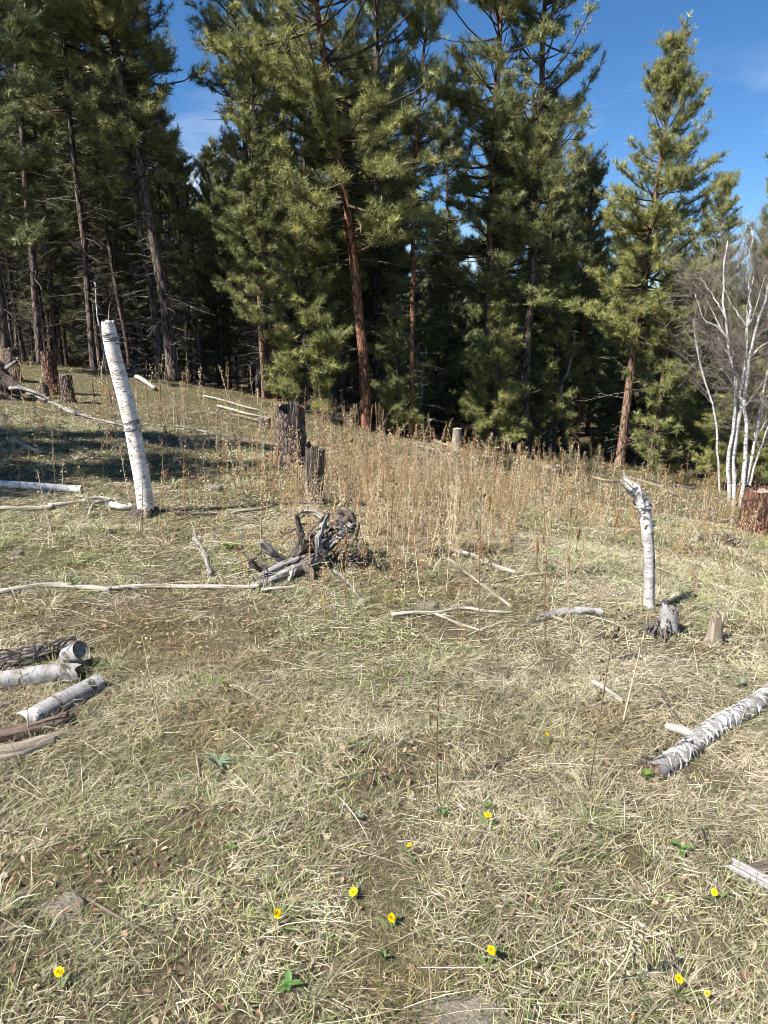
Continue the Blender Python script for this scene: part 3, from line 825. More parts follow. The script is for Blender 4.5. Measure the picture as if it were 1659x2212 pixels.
# ------------------------------------------------------------------ stumps
def stump(px, py, wpx, hpx, label, mat='stump', ragged=0.05, seed=1, flare=1.25, endm='end', cut=True, lean=0.0, group=None, name='tree_stump', spikes=0, squash=1.0, plates=True):
    base = hit(px, py); Y = base[1]
    r0 = wpx / F * Y * 0.5; h = hpx / F * Y / CP
    r = np.random.default_rng(seed)
    n, sides = 22, 40
    zz = np.linspace(-0.12, h, n)
    rad = r0 * (1 + (flare - 1) * np.exp(-np.clip(zz, 0, None) / (0.18 * h + 0.02)))
    path = np.stack([lean * np.clip(zz, 0, None), 0 * zz, zz], -1)
    V, T, Q, X = tube(path, rad, sides, (False, False), 0.10, 3.0, seed, 0.0)
    V = V.reshape(n, sides, 3); X = X.reshape(n, sides, 3)
    if plates:        # furrowed bark standing out in plates
        q = noise3(X * np.array([1, 1, 0.3]) * 55 + seed * 5); q2 = noise3(X * np.array([1, 1, 0.5]) * 20 + seed)
        k = np.where(q > 0, 1, 0.2) * 0.05 + q2 * 0.07
        c = path[:, None]
        V = c + (V - c) * (1 + k)[..., None]
    j = (0.5 + 0.5 * noise3(np.stack([np.cos(np.linspace(0, 6.28, sides)) * 1.8, np.sin(np.linspace(0, 6.28, sides)) * 1.8, np.full(sides, seed * 1.3)], -1))) ** 1.5 * ragged + r.uniform(0, ragged * 0.3, sides)
    V[-1, :, 2] += j; V[-2, :, 2] += j * 0.6; V[-3, :, 2] += j * 0.3
    V[:, :, 1] *= squash
    e = empty(name, base, label=label, cat='stump', group=group)
    g = G(); g.add(V.reshape(-1, 3), T, Q, tco=X.reshape(-1, 3))
    link('bark', g.mesh('stump_bark', M[mat], not plates), e)
    # top face: wood a little below the rim
    rings = 6
    Vt = [[lean * h, 0, h - (0.01 if cut else 0.25 * h)]]
    rim = V[-2] if not cut else V[-1] * [0.985, 0.985, 1] - [0, 0, 0.006]
    cc = np.array([path[-1][0], 0, 0])
    for a in range(1, rings + 1):
        f = a / rings
        ring = (rim - cc) * [f, f, 1] + cc
        zc = Vt[0][2]
        ring[:, 2] = zc * (1 - f ** 2) + ring[:, 2] * f ** 2 + r.normal(size=sides) * (0.003 if cut else 0.02)
        Vt += ring.tolist()
    Tt = [[0, 1 + s, 1 + (s + 1) % sides] for s in range(sides)]
    Qt = [[1 + (a - 1) * sides + s, 1 + a * sides + s, 1 + a * sides + (s + 1) % sides, 1 + (a - 1) * sides + (s + 1) % sides] for a in range(1, rings) for s in range(sides)]
    g = G(); g.add(Vt, Tt, Qt)
    link('top_face', g.mesh('stump_top', M[endm], False), e)
    for sidx in range(spikes):
        a = r.uniform(0, 6.28); gsp = G(); d = np.array([math.cos(a), math.sin(a) * squash, 0])
        p0 = d * r0 * 0.85 + [lean * h, 0, h * 0.6]; p1 = p0 + [d[0] * .02, d[1] * .02, h * r.uniform(0.45, 0.65)]
        V, T, Q, X = tube(spline([p0, p0 * 0.5 + p1 * 0.5, p1], 7), np.linspace(r0 * 0.3, 0.008, 7), 8, (True, True), 0.25, 8, sidx); gsp.add(V, T, Q, tco=X)
        link('splinter', gsp.mesh('stump_splinter', M['dark'], False), e)
    keep([base, base + [0, 0, 0.05]], r0 * 1.1)
    return e
stump(632, 1008, 62, 108, 'wide upright stump with scaly brown bark, in the middle of the weeds', seed=2, ragged=0.2, spikes=1, endm='dark', cut=False)
stump(677, 1092, 40, 118, 'dark narrow broken stump with pale ragged top, in front of the wide one', 'dark', 0.10, 3, 1.35, 'grey', False, 0.06, spikes=2)
stump(572, 925, 26, 20, 'small low brown stump behind the wide upright stump', seed=4, ragged=0.03)
stump(118, 850, 27, 84, 'tallest of the sawn stumps on the left slope, red-brown bark', 'stump_red', 0.01, 5, 1.2, 'end', lean=-0.05)
stump(32, 822, 25, 62, 'sawn stump nearest to the left edge, with pale bark on top', seed=6, ragged=0.04)
stump(148, 868, 25, 54, 'shorter sawn stump right of the tallest one', seed=7, ragged=0.01, flare=1.3)
stump(97, 860, 18, 24, 'knee-low rotten stump in front of the tallest sawn one', 'dark', 0.05, 8)
stump(256, 868, 18, 52, 'brown stump half hidden behind the white birch snag', 'stump', 0.02, 9)
stump(986, 975, 19, 48, 'pale barkless sawn stump at the shaded wood edge', 'tan', 0.01, 10, 1.1, 'end_pale', plates=False)
stump(1203, 1030, 14, 22, 'tiny dark stump at the wood edge by the brush', 'dark', 0.03, 11)
stump(1632, 1150, 66, 92, 'big rotting red stump at the right edge below the birches', 'stump_red', 0.08, 12, 1.25, 'end', False, spikes=0)
stump(1441, 1368, 36, 40, 'crumbling birch stump with a curl of white bark, beside the hooked snag', 'birch_dull', 0.10, 13, 1.5, 'rot', False, plates=True, spikes=2)
stump(1541, 1388, 28, 30, 'small split birch stump right of the hooked snag', 'tan', 0.11, 14, 1.5, 'rot', False, plates=True, spikes=1)

# ------------------------------------------------------------------ fallen logs and sticks
def log(pts, wpx, label, mat, cat='log', name='fallen_log', sink=0.3, sides=16, n=26, seed=1, rough=0.07, ridge=0.0, ends='end', taper=1.0, lift=0.0, group=None, ragged=0.0, parts=None, solo=False):
    q = np.array([hit(a, b) for a, b in pts]); Y = q[:, 1].mean()
    r0 = wpx / F * Y * 0.5
    p = spline(q, n)
    # a log is stiff: it rides over small bumps of the ground
    gzs = ground_z(p[:, 0], p[:, 1])
    ker = np.ones(9) / 9; gs = np.convolve(np.pad(gzs, 4, mode='edge'), ker, 'valid')
    rad = np.linspace(r0, r0 * taper, n)
    p[:, 2] = gs + (.006 + .0013 * Y if solo else 0) + rad * (1 - sink) + np.interp(np.linspace(0, 1, n), [0, 1], [0, lift])
    base = p[n // 2].copy(); base[2] = gz(base[0], base[1])
    V, T, Q, X = tube(p, rad, sides, (False, False), rough, 3.5, seed, ridge)
    if ragged:
        rr = np.random.default_rng(seed); V = V.reshape(n, sides, 3); t = unit(p[-1] - p[-2])
        V[0] -= unit(p[1] - p[0]) * (rr.uniform(0, ragged, sides) ** 1.0)[:, None]; V[-1] += t * (rr.uniform(0, ragged, sides))[:, None]
        V = V.reshape(-1, 3)
    g = G(); g.add(V, T, Q, tco=X)
    if solo:      # thin stick: one mesh with closed ends
        V, T, Q, X = tube(p, rad, sides, (True, True), rough, 3.5, seed, ridge); g = G(); g.add(V, T, Q, tco=X)
        o = link(name, g.mesh(name, M[mat], True, base), loc=base); tag(o, label, cat, group); keep(p[::4], r0 * 0.3)
        return o, p, rad
    e = empty(name, base, label=label, cat=cat, group=group)
    link('bark', g.mesh('log_bark', M[mat], True, base), e)
    for k in (0, -1):
        row = V.reshape(n, sides, 3)[k] if k == 0 else V.reshape(n, sides, 3)[-1]
        c = row.mean(0); rr = np.random.default_rng(seed + k)
        inner = c + (row - c) * 0.55; inner += rr.normal(size=inner.shape) * r0 * 0.05
        Vv = np.vstack([row, inner, [c]]); s = np.arange(sides); s2 = (s + 1) % sides
        Qv = np.stack([s, s2, s2 + sides, s + sides], -1); Tv = np.stack([s + sides, s2 + sides, np.full(sides, 2 * sides)], -1)
        ang = np.linspace(0, 6.28, sides, endpoint=False); ring = np.stack([np.cos(ang), np.sin(ang), 0 * ang], -1) * r0
        gg = G(); gg.add(Vv, Tv, Qv, tco=np.vstack([ring, ring * .55, [[0, 0, 0]]]))
        link('cut_end', gg.mesh('log_end', M[ends], False, base), e)
    keep(p[::3], r0 * 0.55)
    return e, p, rad

# the shaggy birch log lower right
e, p, rad = log([(1418, 1678), (1500, 1618), (1580, 1562), (1690, 1490)], 43, 'shaggy fallen birch log with peeling white bark, lower right', 'birch_dull', sink=0.42, n=40, seed=21, rough=0.1, ends='rot', ragged=0.03)
r = np.random.default_rng(22); t, N, B = frames(p); gb = G(); gd = G(); o0 = np.array(e.location)
for j in range(330):
    i = r.integers(1, len(p) - 1); a = r.uniform(-1.7, 1.7) + math.atan2(B[i][2], N[i][2]); span = r.uniform(.2, .75)
    u = np.linspace(-1, 1, 8); wd = r.uniform(.003, .009); tilt = r.normal() * .012; lift = r.uniform(.0, .28) * (r.random() < .6)
    aa = a + u * span; rr_ = rad[i] * (1.05 + .03 * r.random() + lift * np.clip(u, 0, 1) ** 2)
    c = p[i] + t[i] * r.uniform(-.02, .02)
    row = c + (N[i] * np.cos(aa)[:, None] + B[i] * np.sin(aa)[:, None]) * rr_[:, None] + t[i] * (u * tilt)[:, None]
    up_ = (N[i] * np.cos(aa)[:, None] + B[i] * np.sin(aa)[:, None]) * r.uniform(.0, .005) + t[i] * wd
    Vv = np.vstack([row, row + up_ * np.clip(1.2 - np.abs(u), .15, 1)[:, None]])
    (gb if r.random() < 0.45 else gd).add(Vv, None, [[q, q + 1, q + 9, q + 8] for q in range(7)])
tag(link('bark_shreds', gb.mesh('bark_shreds', M['birch'], False, o0), e), kind='stuff')
tag(link('dull_bark_shreds', gd.mesh('dull_bark_shreds', M['birch_dull'], False, o0), e), kind='stuff')
pb = spline([hit(1438, 1578) + [0, 0, .02], hit(1475, 1598) + [0, 0, .035], p[14]], 10); g = G(); V, T, Q, X = tube(pb, np.linspace(.016, .02, 10), 9, (True, False), .1, 9, 3); g.add(V, T, Q, tco=X)
link('branch', g.mesh('log_branch', M['pale'], True, o0), e)

# logs lower left
e, p, rad = log([(168, 1412), (120, 1425), (60, 1440), (-40, 1450)], 50, 'old birch log with sawn end facing up, uppermost of the three on the left', 'log_bark', sink=0.15, seed=31, n=50, lift=0.0, rough=0.16, ridge=.16, sides=28)
p2 = spline([hit(150, 1440) + [0, 0, .045], P(176, 1405, hit(150, 1440)[1] - 0.03)], 10); V, T, Q, X = tube(p2, np.linspace(0.05, 0.047, 10), 22, (True, False), .05, 6, 4); g = G(); g.add(V, T, Q, tco=X)
o0 = np.array(e.location); link('birch_bark_sleeve', g.mesh('log_sleeve', M['birch_dull'], True, o0), e)
ring = V[9 * 22:10 * 22]; c = p2[-1]; ang = np.linspace(0, 6.28, 22, endpoint=False)
g = G(); rr = np.random.default_rng(2)
dn = unit(p2[-1] - p2[-2]); lay = [c + (ring - c) * f - dn * dd for f, dd in ((1, 0), (0.9, 0.006), (0.6, 0.004), (0.3, 0.009))]
Vv = np.vstack(lay + [[c - dn * 0.004]]); s = np.arange(22); s2 = (s + 1) % 22
Qv = np.vstack([np.stack([s + 22 * k, s2 + 22 * k, s2 + 22 * (k + 1), s + 22 * (k + 1)], -1) for k in range(3)]); Tv = np.stack([s + 66, s2 + 66, np.full(22, 88)], -1)
rg = np.stack([np.cos(ang), np.sin(ang), 0 * ang], -1) * 0.047
g.add(Vv, Tv, Qv, tco=np.vstack([rg, rg * .9, rg * .6, rg * .3, [[0, 0, 0]]])); link('sawn_end', g.mesh('sawn_end', M['end'], False, o0), e)
log([(168, 1468), (110, 1470), (40, 1480), (-40, 1488)], 46, 'grey birch log in the middle of the three on the left', 'birch_dull', sink=0.35, seed=32, n=44, rough=0.16, ridge=.06, sides=28, ends='rot', ragged=0.03)
e, p, rad = log([(212, 1490), (170, 1515), (110, 1545), (72, 1568)], 46, 'hollow birch log with a loose bark curl, lowest of the three on the left', 'birch_dull', sink=0.3, seed=33, n=44, rough=0.14, ridge=.06, sides=28, ends='rot', ragged=0.02)
o0 = np.array(e.location)
c0 = p[-1]; q = spline([c0 + [0.035, -0.01, .035], c0 + [0.02, -0.055, .0], c0 + [-0.01, -0.10, -0.01]], 12); g = G()
V, T, Q, X = tube(q, np.linspace(0.016, 0.013, 12), 9, (True, True), .1, 8, 3); g.add(V, T, Q, tco=X); link('bark_roll', g.mesh('bark_roll', M['birch_dull'], True, o0), e)
s = np.linspace(-0.4, 2.4, 9); d_, N_, B_ = frames(p); rr = rad[-1] * 1.12
arc = lambda off, k: np.stack([c0 + off + N_[-1] * math.cos(a) * rr * k + np.array([0, 0, 1]) * math.sin(a) * rr * k for a in s])
g = G(); g.add(np.vstack([arc(-d_[-1] * 0.02, 1.0), arc(d_[-1] * 0.05, 1.15)]), None, [[i, i + 1, i + 10, i + 9] for i in range(8)]); link('bark_flap', g.mesh('bark_flap', M['birch'], True, o0), e)
log([(128, 1572), (70, 1592), (0, 1612), (-60, 1625)], 38, 'rotten brown split log below the hollow birch log', 'rot', sink=0.35, seed=34, rough=0.22, ridge=0.25, ends='rot', ragged=0.06, taper=1.3)
log([(95, 1612), (40, 1632), (-40, 1652)], 30, 'grey-brown splintered wood nearest the corner of the log heap', 'tan', sink=0.4, seed=35, rough=0.25, ridge=0.3, ends='rot', ragged=0.08, taper=1.4)
# weathered wood at the right edge
log([(1600, 1895), (1650, 1918), (1720, 1950)], 42, 'bleached split wood lying at the lower right edge', 'grey', sink=0.45, seed=36, rough=0.25, ridge=0.25, ends='grey', ragged=0.05)
log([(1632, 1890), (1665, 1885), (1720, 1875)], 34, 'dark weathered wood block behind the bleached split wood', 'dark', sink=0.2, seed=37, rough=0.2, ridge=0.25, ends='dark', ragged=0.03)
# logs in the shade on the left
log([(178, 1066), (90, 1062), (-60, 1052)], 19, 'white birch log lying in the shade left of the birch snag', 'birch', sink=0.15, seed=41)
log([(-20, 1108), (60, 1106), (115, 1102)], 10, 'thin pale log along the lower edge of the shade', 'pale', sink=0.2, seed=42, solo=True)
def stick(pts, w, label, mat='pale', seed=1, taper=0.6, sink=0.15, name='stick', group=None, lift=0.0):
    return log(pts, w, label, mat, 'stick', name, sink, 7, max(10, len(pts) * 6), seed, 0.12, taper=taper, solo=True, group=group, lift=lift)
stick([(105, 1100), (160, 1094), (220, 1090), (252, 1082)], 11, 'thick pale stick with a bright end near the foot of the birch snag', 'pale', 51)
stick([(180, 1088), (215, 1082), (252, 1086)], 10, 'bleached stick lying across others left of the snag', 'pale', 52)
stick([(165, 1078), (195, 1082), (220, 1075)], 8, 'short pale stick at the end of the shaded birch log', 'grey', 53)
def upright(pts, w, label, mat='pale', name='stick'):
    b = hit(*pts[0]); q = spline([b - [0, 0, .02]] + [P(a, c, b[1] + 0.01) for a, c in pts[1:]], 10)
    g = G(); V, T, Q, X = tube(q, np.linspace(w, w * .45, 10) / F * b[1] * .5, 7, (True, True), .12, 8, pts[0][0]); g.add(V, T, Q, tco=X)
    tag(link(name, g.mesh(name, M[mat], True, b), loc=b), label, 'stick')
upright([(200, 1108), (192, 1085), (190, 1062)], 6, 'short forked stick poking up left of the birch snag', 'pale')
upright([(188, 1118), (196, 1100), (202, 1085)], 9, 'stubby pale stick leaning on the pile left of the snag', 'pale')
upright([(243, 1108), (232, 1092), (224, 1070)], 5, 'thin leaning stick between the pile and the birch snag', 'pale')
log([(285, 1103), (262, 1104), (240, 1098)], 14, 'short birch branch piece touching the foot of the birch snag', 'birch', cat='log', name='birch_piece', sink=.2, seed=54, solo=True)
stick([(505, 1113), (560, 1108), (590, 1098)], 9, 'curved tan branch between the birch snag and the dark stump', 'tan', 55)
stick([(335, 1108), (400, 1114), (470, 1116)], 7, 'dark stick right of the birch snag foot', 'dark', 56)
# long thin log across the left
stick([(-30, 1292), (40, 1282), (110, 1272), (175, 1276), (240, 1282)], 15, 'long pale curved log crossing the left, at the edge of the frame', 'pale', 61, 0.8, 0.3, 'fallen_pole')
stick([(235, 1278), (320, 1274), (420, 1273), (520, 1274), (560, 1272)], 12, 'long thin half-buried pole reaching the tangled root', 'pale', 62, 0.8, 0.45, 'fallen_pole')
stick([(565, 1283), (600, 1278), (640, 1276)], 10, 'short pale pole below the tangled root', 'pale', 63, 0.9, 0.3, 'fallen_pole')
# sticks in the middle
e2, pm, rm = stick([(848, 1337), (900, 1333), (945, 1332), (1000, 1321), (1050, 1326), (1108, 1330)], 11, 'bleached wavy branch lying in the open grass, longest of its kind', 'pale', 64, 0.6, 0.0, 'branch')
stick([(942, 1334), (985, 1352), (1042, 1368)], 8, 'bleached side branch forking below the wavy one', 'pale', 65, 0.6, 0.1, 'branch')
log([(1165, 1345), (1195, 1334), (1240, 1326), (1300, 1330)], 20, 'short white birch log left of the hooked snag', 'birch_dull', sink=.25, seed=66)
stick([(1195, 1340), (1240, 1362), (1275, 1390), (1325, 1425)], 9, 'thin pale stick leaning on the short white birch log', 'tan', 67, .7, 0.0)
stick([(985, 1198), (1030, 1212), (1080, 1232), (1115, 1245)], 13, 'pale rotting branch among the dry weeds, higher one', 'pale', 68, .6)
stick([(965, 1215), (1010, 1245), (1060, 1285), (1105, 1318)], 10, 'long greyish branch slanting down through the weeds', 'tan', 69, .7)
stick([(1280, 1482), (1315, 1502), (1345, 1522)], 14, 'short pale stick below the hooked snag', 'pale', 70, .7, .35)
stick([(1425, 1500), (1445, 1530), (1465, 1562)], 12, 'brown stick above the shaggy birch log', 'dark', 71, .7, .3)
stick([(1335, 1425), (1370, 1420), (1390, 1412)], 7, 'small yellowish stick end below the hooked snag', 'tan', 72)
stick([(630, 1700), (650, 1665), (662, 1630)], 6, 'thin straw-coloured stick in the near grass', 'tan', 73, .6)
stick([(720, 1240), (760, 1275), (785, 1310)], 9, 'grey stick running down right of the tangled root', 'grey', 74)
stick([(420, 1170), (440, 1200), (455, 1250)], 13, 'dull grey rotten branch between birch snag and root', 'grey', 75, .8, .4)
# slash on the far slope
for i, (pts, w, lab, mt) in enumerate([
    ([(1110, 1072), (1180, 1092), (1260, 1110), (1330, 1135), (1385, 1152)], 6, 'long thin pole lying on the sunny slope before the wood', 'tan'),
    ([(1130, 1075), (1165, 1080), (1200, 1092)], 9, 'short grey log beside the long thin pole', 'grey'),
    ([(860, 925), (910, 945), (960, 965), (1010, 985)], 8, 'pale pole along the wood edge right of the red trunk', 'tan'),
    ([(700, 905), (740, 912), (790, 920), (850, 918)], 7, 'pale pole at the foot of the red trunk', 'pale'),
    ([(1160, 1010), (1230, 1022), (1290, 1040), (1340, 1045)], 8, 'brown pole below the brush heap', 'tan'),
    ([(60, 855), (120, 880), (180, 905), (250, 922), (300, 930)], 6, 'dead branch running down from the broken log into the shade', 'grey'),
    ([(120, 880), (150, 895), (180, 898)], 6, 'grey forked branch tip in the shade', 'grey'),
    ([(0, 775), (120, 782), (240, 800), (330, 812)], 14, 'dark fallen trunk along the shaded wood edge', 'dark'),
    ([(30, 960), (60, 975), (90, 985)], 10, 'pale log piece lying in the shade on the slope', 'pale'),
    ([(-10, 948), (20, 945), (35, 940)], 8, 'short brown log at the left edge in the shade', 'tan'),
    ([(160, 1000), (200, 995), (260, 1000), (290, 1008)], 5, 'thin dark branch in the shade left of the snag', 'dark'),
    ([(150, 978), (175, 985), (190, 992)], 6, 'small tan stick in a sunny gap of the shade', 'tan'),
    ([(295, 820), (315, 832), (335, 845)], 11, 'bleached broken log at the top of the slope', 'pale'),
    ([(440, 858), (500, 875), (560, 892)], 5, 'pale slash pole on the upper slope, upper one', 'pale'),
    ([(470, 880), (540, 900), (600, 912)], 6, 'pale slash pole on the upper slope, middle one', 'pale'),
    ([(380, 925), (430, 935), (480, 945)], 5, 'grey slash pole just above the shade', 'grey'),
    ([(500, 900), (560, 915), (590, 925)], 5, 'tan slash pole near the wide stump', 'tan'),
    ([(600, 880), (650, 890), (700, 900)], 6, 'pale slash pole behind the wide stump', 'pale'),
    ([(1490, 1175), (1520, 1168), (1550, 1178)], 12, 'short grey rotten log on the right slope', 'grey'),
    ([(1565, 1155), (1590, 1168), (1620, 1185)], 6, 'thin grey root in front of the red stump', 'grey'),
    ([(840, 1000), (900, 1020), (950, 1030)], 5, 'thin tan pole hidden in the weeds', 'tan'),
    ([(900, 968), (940, 980), (990, 1005), (1030, 1020)], 6, 'grey pole on the slope below the pale sawn stump', 'grey'),
    ([(1040, 990), (1090, 1000), (1140, 1012)], 6, 'tan pole by the foot of the straight pine', 'tan'),
    ([(1400, 1040), (1450, 1052), (1500, 1060)], 6, 'brown pole at the wood edge right of the freestanding pine', 'dark'),
    ([(1350, 1035), (1400, 1048), (1460, 1075)], 5, 'thin tan pole right of the freestanding pine', 'tan')]):
    stick(pts, w, lab, mt, 100 + i, 0.7, 0.1, 'fallen_pole', 'slash poles on the slope')

# ------------------------------------------------------------------ weathered roots
def root_mass(anchor, arms, label, name='uprooted_root', rootlets=0):
    base = hit(*anchor); e = empty(name, base, label=label, cat='root')
    r = np.random.default_rng(int(anchor[0]))
    for k, (pts, w0, w1, mt, dz) in enumerate(arms):
        q = np.array([P(a, b, base[1] + d) for a, b, d in pts])
        for row in q: row[2] = max(row[2], gz(row[0], row[1]) - 0.03)
        p = spline(q, 14)
        p += r.normal(size=p.shape) * .003
        wv = np.linspace(w0, w1, 14) / F * base[1] * .5 * (1 + .06 * r.normal(size=14))
        V, T, Q, X = tube(p, wv, 22, (True, True), 0.25, 5, k + 1, 0.6, 16)
        for f_ in range(5):                 # split fibres standing off the wood
            i_ = r.integers(3, 12); dd = unit(r.normal(size=3)); a0 = p[i_] + dd * wv[i_] * .8; a1 = p[min(13, i_ + 3)] + dd * wv[i_] * r.uniform(.9, 1.7)
            V2, T2, Q2, X2 = tube(np.array([a0, (a0 + a1) / 2 + dd * .005, a1]), [.006, .005, .0015], 4); n0 = len(V)
            V = np.vstack([V, V2]); T = np.vstack([T, T2 + n0]); Q = np.vstack([Q, Q2 + n0]); X = np.vstack([X, X2])
        g = G(); g.add(V, T, Q, tco=X)
        link('root' if k else 'root_base', g.mesh('root', M[mt], False, base), e)
    if rootlets:
        g = G()
        for f_ in range(rootlets):
            pts = arms[r.integers(len(arms))][0]; a, b_, d = pts[r.integers(len(pts))]; p0 = P(a, b_, base[1] + d) + r.normal(size=3) * .04
            dd = unit(r.normal(size=3) * [1, 1, .6]); l = r.uniform(.06, .28)
            V, T, Q, X = tube(spline([p0, p0 + dd * l * .5 + r.normal(size=3) * .03, p0 + dd * l], 5), np.linspace(.007, .002, 5), 4); g.add(V, T, Q, tco=X)
        tag(link('rootlets', g.mesh('rootlets', M['dead_twig'], False, base), e), kind='stuff')
    return base
b = root_mass((650, 1240), [
    ([(752, 1122, .35), (715, 1162, .2), (670, 1205, .05), (615, 1240, -.1)], 46, 34, 'dark', 0),
    ([(700, 1188, .1), (650, 1225, -.05), (590, 1252, -.2), (538, 1270, -.3)], 34, 14, 'grey', 0),
    ([(645, 1212, 0), (605, 1228, -.1), (560, 1248, -.2)], 30, 14, 'grey', 0),
    ([(640, 1228, 0), (612, 1250, -.15), (580, 1268, -.25)], 24, 10, 'grey', 0),
    ([(660, 1190, 0), (648, 1150, -.02), (641, 1112, -.04)], 15, 7, 'dark', 0),
    ([(620, 1218, -.05), (592, 1197, -.08), (562, 1170, -.1)], 20, 12, 'grey', 0),
    ([(590, 1240, -.1), (562, 1228, -.1), (537, 1212, -.1)], 16, 10, 'dark', 0),
    ([(635, 1222, -.08), (630, 1240, -.15), (622, 1265, -.2)], 12, 7, 'pale', 0),
    ([(690, 1200, .0), (688, 1165, .0), (698, 1130, .05), (710, 1108, .05)], 17, 8, 'grey', 0),
    ([(705, 1180, .05), (735, 1155, .1), (757, 1132, .15)], 20, 13, 'grey', 0),
    ([(700, 1120, .1), (675, 1106, .1), (650, 1106, .05)], 10, 6, 'pale', 0),
    ([(745, 1145, .3), (752, 1120, .3), (735, 1098, .3)], 36, 18, 'dark', 0),
    ([(660, 1222, -.1), (675, 1242, -.15), (670, 1262, -.2)], 18, 9, 'dark', 0),
    ([(640, 1205, 0), (660, 1170, .1), (690, 1150, .2)], 30, 22, 'dark', 0)], 'tangled silver-grey uprooted root with dark hollow, below the dark broken stump', rootlets=60)
root_mass((25, 862), [
    ([(-30, 800, 0), (10, 825, 0), (50, 850, 0)], 50, 16, 'dark', 0),
    ([(-10, 830, -.1), (15, 855, -.1), (40, 870, -.1)], 26, 10, 'dark', 0),
    ([(0, 800, .1), (20, 792, .1), (35, 780, .1)], 10, 4, 'grey', 0),
    ([(20, 838, -.1), (50, 840, -.1), (85, 852, -.1), (110, 866, -.1)], 10, 5, 'grey', 0),
    ([(5, 850, -.2), (0, 880, -.2)], 12, 6, 'dark', 0)], 'broken upturned log with roots at the left edge, half in shade', 'broken_log')

# brush heaps at the wood edge
def brush(px, py, wpx, hpx, label, seed, green=0.5):
    base = hit(px, py); Y = base[1]; w = wpx / F * Y * .5; h = hpx / F * Y
    r = np.random.default_rng(seed); e = empty('brush_heap', base, label=label, cat='brush')
    g, gn = G(), G(); tc, td = [], []
    for k in range(int(90 * w + 40)):
        a = r.uniform(0, 6.28); rr = r.random() ** .5
        p0 = np.array([math.cos(a) * w * rr, math.sin(a) * w * .6 * rr, h * r.random() * (1 - rr ** 2) * .9])
        d = unit(np.array([r.normal(), r.normal() * .6, r.uniform(-.1, .5)])); l = r.uniform(.35, .95) * min(w, .8)
        V, T, Q, X = tube(np.array([p0, p0 + d * l * .5 + [0, 0, .03], p0 + d * l]), [.01, .007, .003], 3, (False, False)); g.add(V, T, Q, tco=X)
        if r.random() < green:
            for z in np.linspace(.3, 1, 5): tc.append(p0 + d * l * z); td.append(d)
    tag(link('twigwork', g.mesh('brush_twigs', M['dead_twig']), e), kind='stuff')
    if tc:
        needles(gn, np.array(tc), np.array(td), 10, .13, .009, (0.15, 0.125, 0.05), (0.075, 0.07, 0.03), r)
        tag(link('dry_needles', gn.mesh('brush_needles', M['needle']), e), kind='stuff')
brush(1085, 1008, 90, 26, 'low heap of browning pine brush by the straight pine', 1)
brush(1250, 1025, 130, 36, 'wide heap of green-brown cut branches left of the freestanding pine', 2, .7)
brush(1470, 1050, 60, 40, 'small brush heap left of the birch clump', 3, .6)
brush(700, 905, 110, 20, 'low heap of grey twigs behind the wide stump', 4, .05)
brush(1000, 955, 120, 22, 'heap of dead branches at the shaded wood edge', 5, .1)
brush(250, 808, 120, 16, 'low grey twig heap on the dark fallen trunk', 6, .05)
brush(1560, 1180, 70, 30, 'tangle of grey twigs in front of the red stump', 7, .0)
brush(735, 1225, 90, 30, 'tangle of dead twigs right of the uprooted root', 9, .0)
brush(1425, 1375, 60, 45, 'tangle of purplish twigs at the foot of the hooked snag', 8, .0)

# ------------------------------------------------------------------ stones
def stone(px, py, wpx, hm, label, seed):
    b = hit(px, py); w = wpx / F * np.linalg.norm(b - [0, 0, CAMZ]) * .5
    n, s = 14, 28; V = []
    for i in range(n):
        th = math.pi * .5 * i / (n - 1)
        for j in range(s):
            a = 6.283 * j / s
            d = np.array([math.cos(a) * math.cos(th), math.sin(a) * math.cos(th), math.sin(th)]); V.append(d)
    V = np.array(V); k = 1 + .34 * noise3(V * 1.9 + seed) + .12 * noise3(V * 5 + seed)
    V = V * k[:, None]; V[:, 2] = np.minimum(V[:, 2], .75 + .1 * noise3(V * 3 + seed)); V *= [w, w * .75, hm]; V[:, 2] -= hm * .25
    idx = np.arange(n * s).reshape(n, s)
    Q = np.stack([idx[:-1], np.roll(idx[:-1], -1, 1), np.roll(idx[1:], -1, 1), idx[1:]], -1).reshape(-1, 4)
    tag(link('stone', make_mesh('stone', V, [Q], smooth=True, mats=[M['rock']]), loc=b), label, 'stone')
    keep([b, b + [0, 0, .01]], w * .45)
stone(1000, 2222, 165, .022, 'flat grey-brown stone half sunk at the bottom of the picture', 1)
stone(140, 1965, 95, .035, 'rounded brown stone half hidden in near grass', 2)
stone(460, 1062, 40, .13, 'grey stone in the grass right of the shaded birch snag', 3)
stone(925, 1312, 50, .06, 'low grey stone above the wavy bleached branch', 4)
stone(1542, 1212, 14, .05, 'small dark stone on the right slope', 5)
stone(880, 1480, 30, .03, 'small flat stone in the near grass', 6)
stone(40, 1200, 26, .06, 'small dark grey stone above the long pale log', 7)

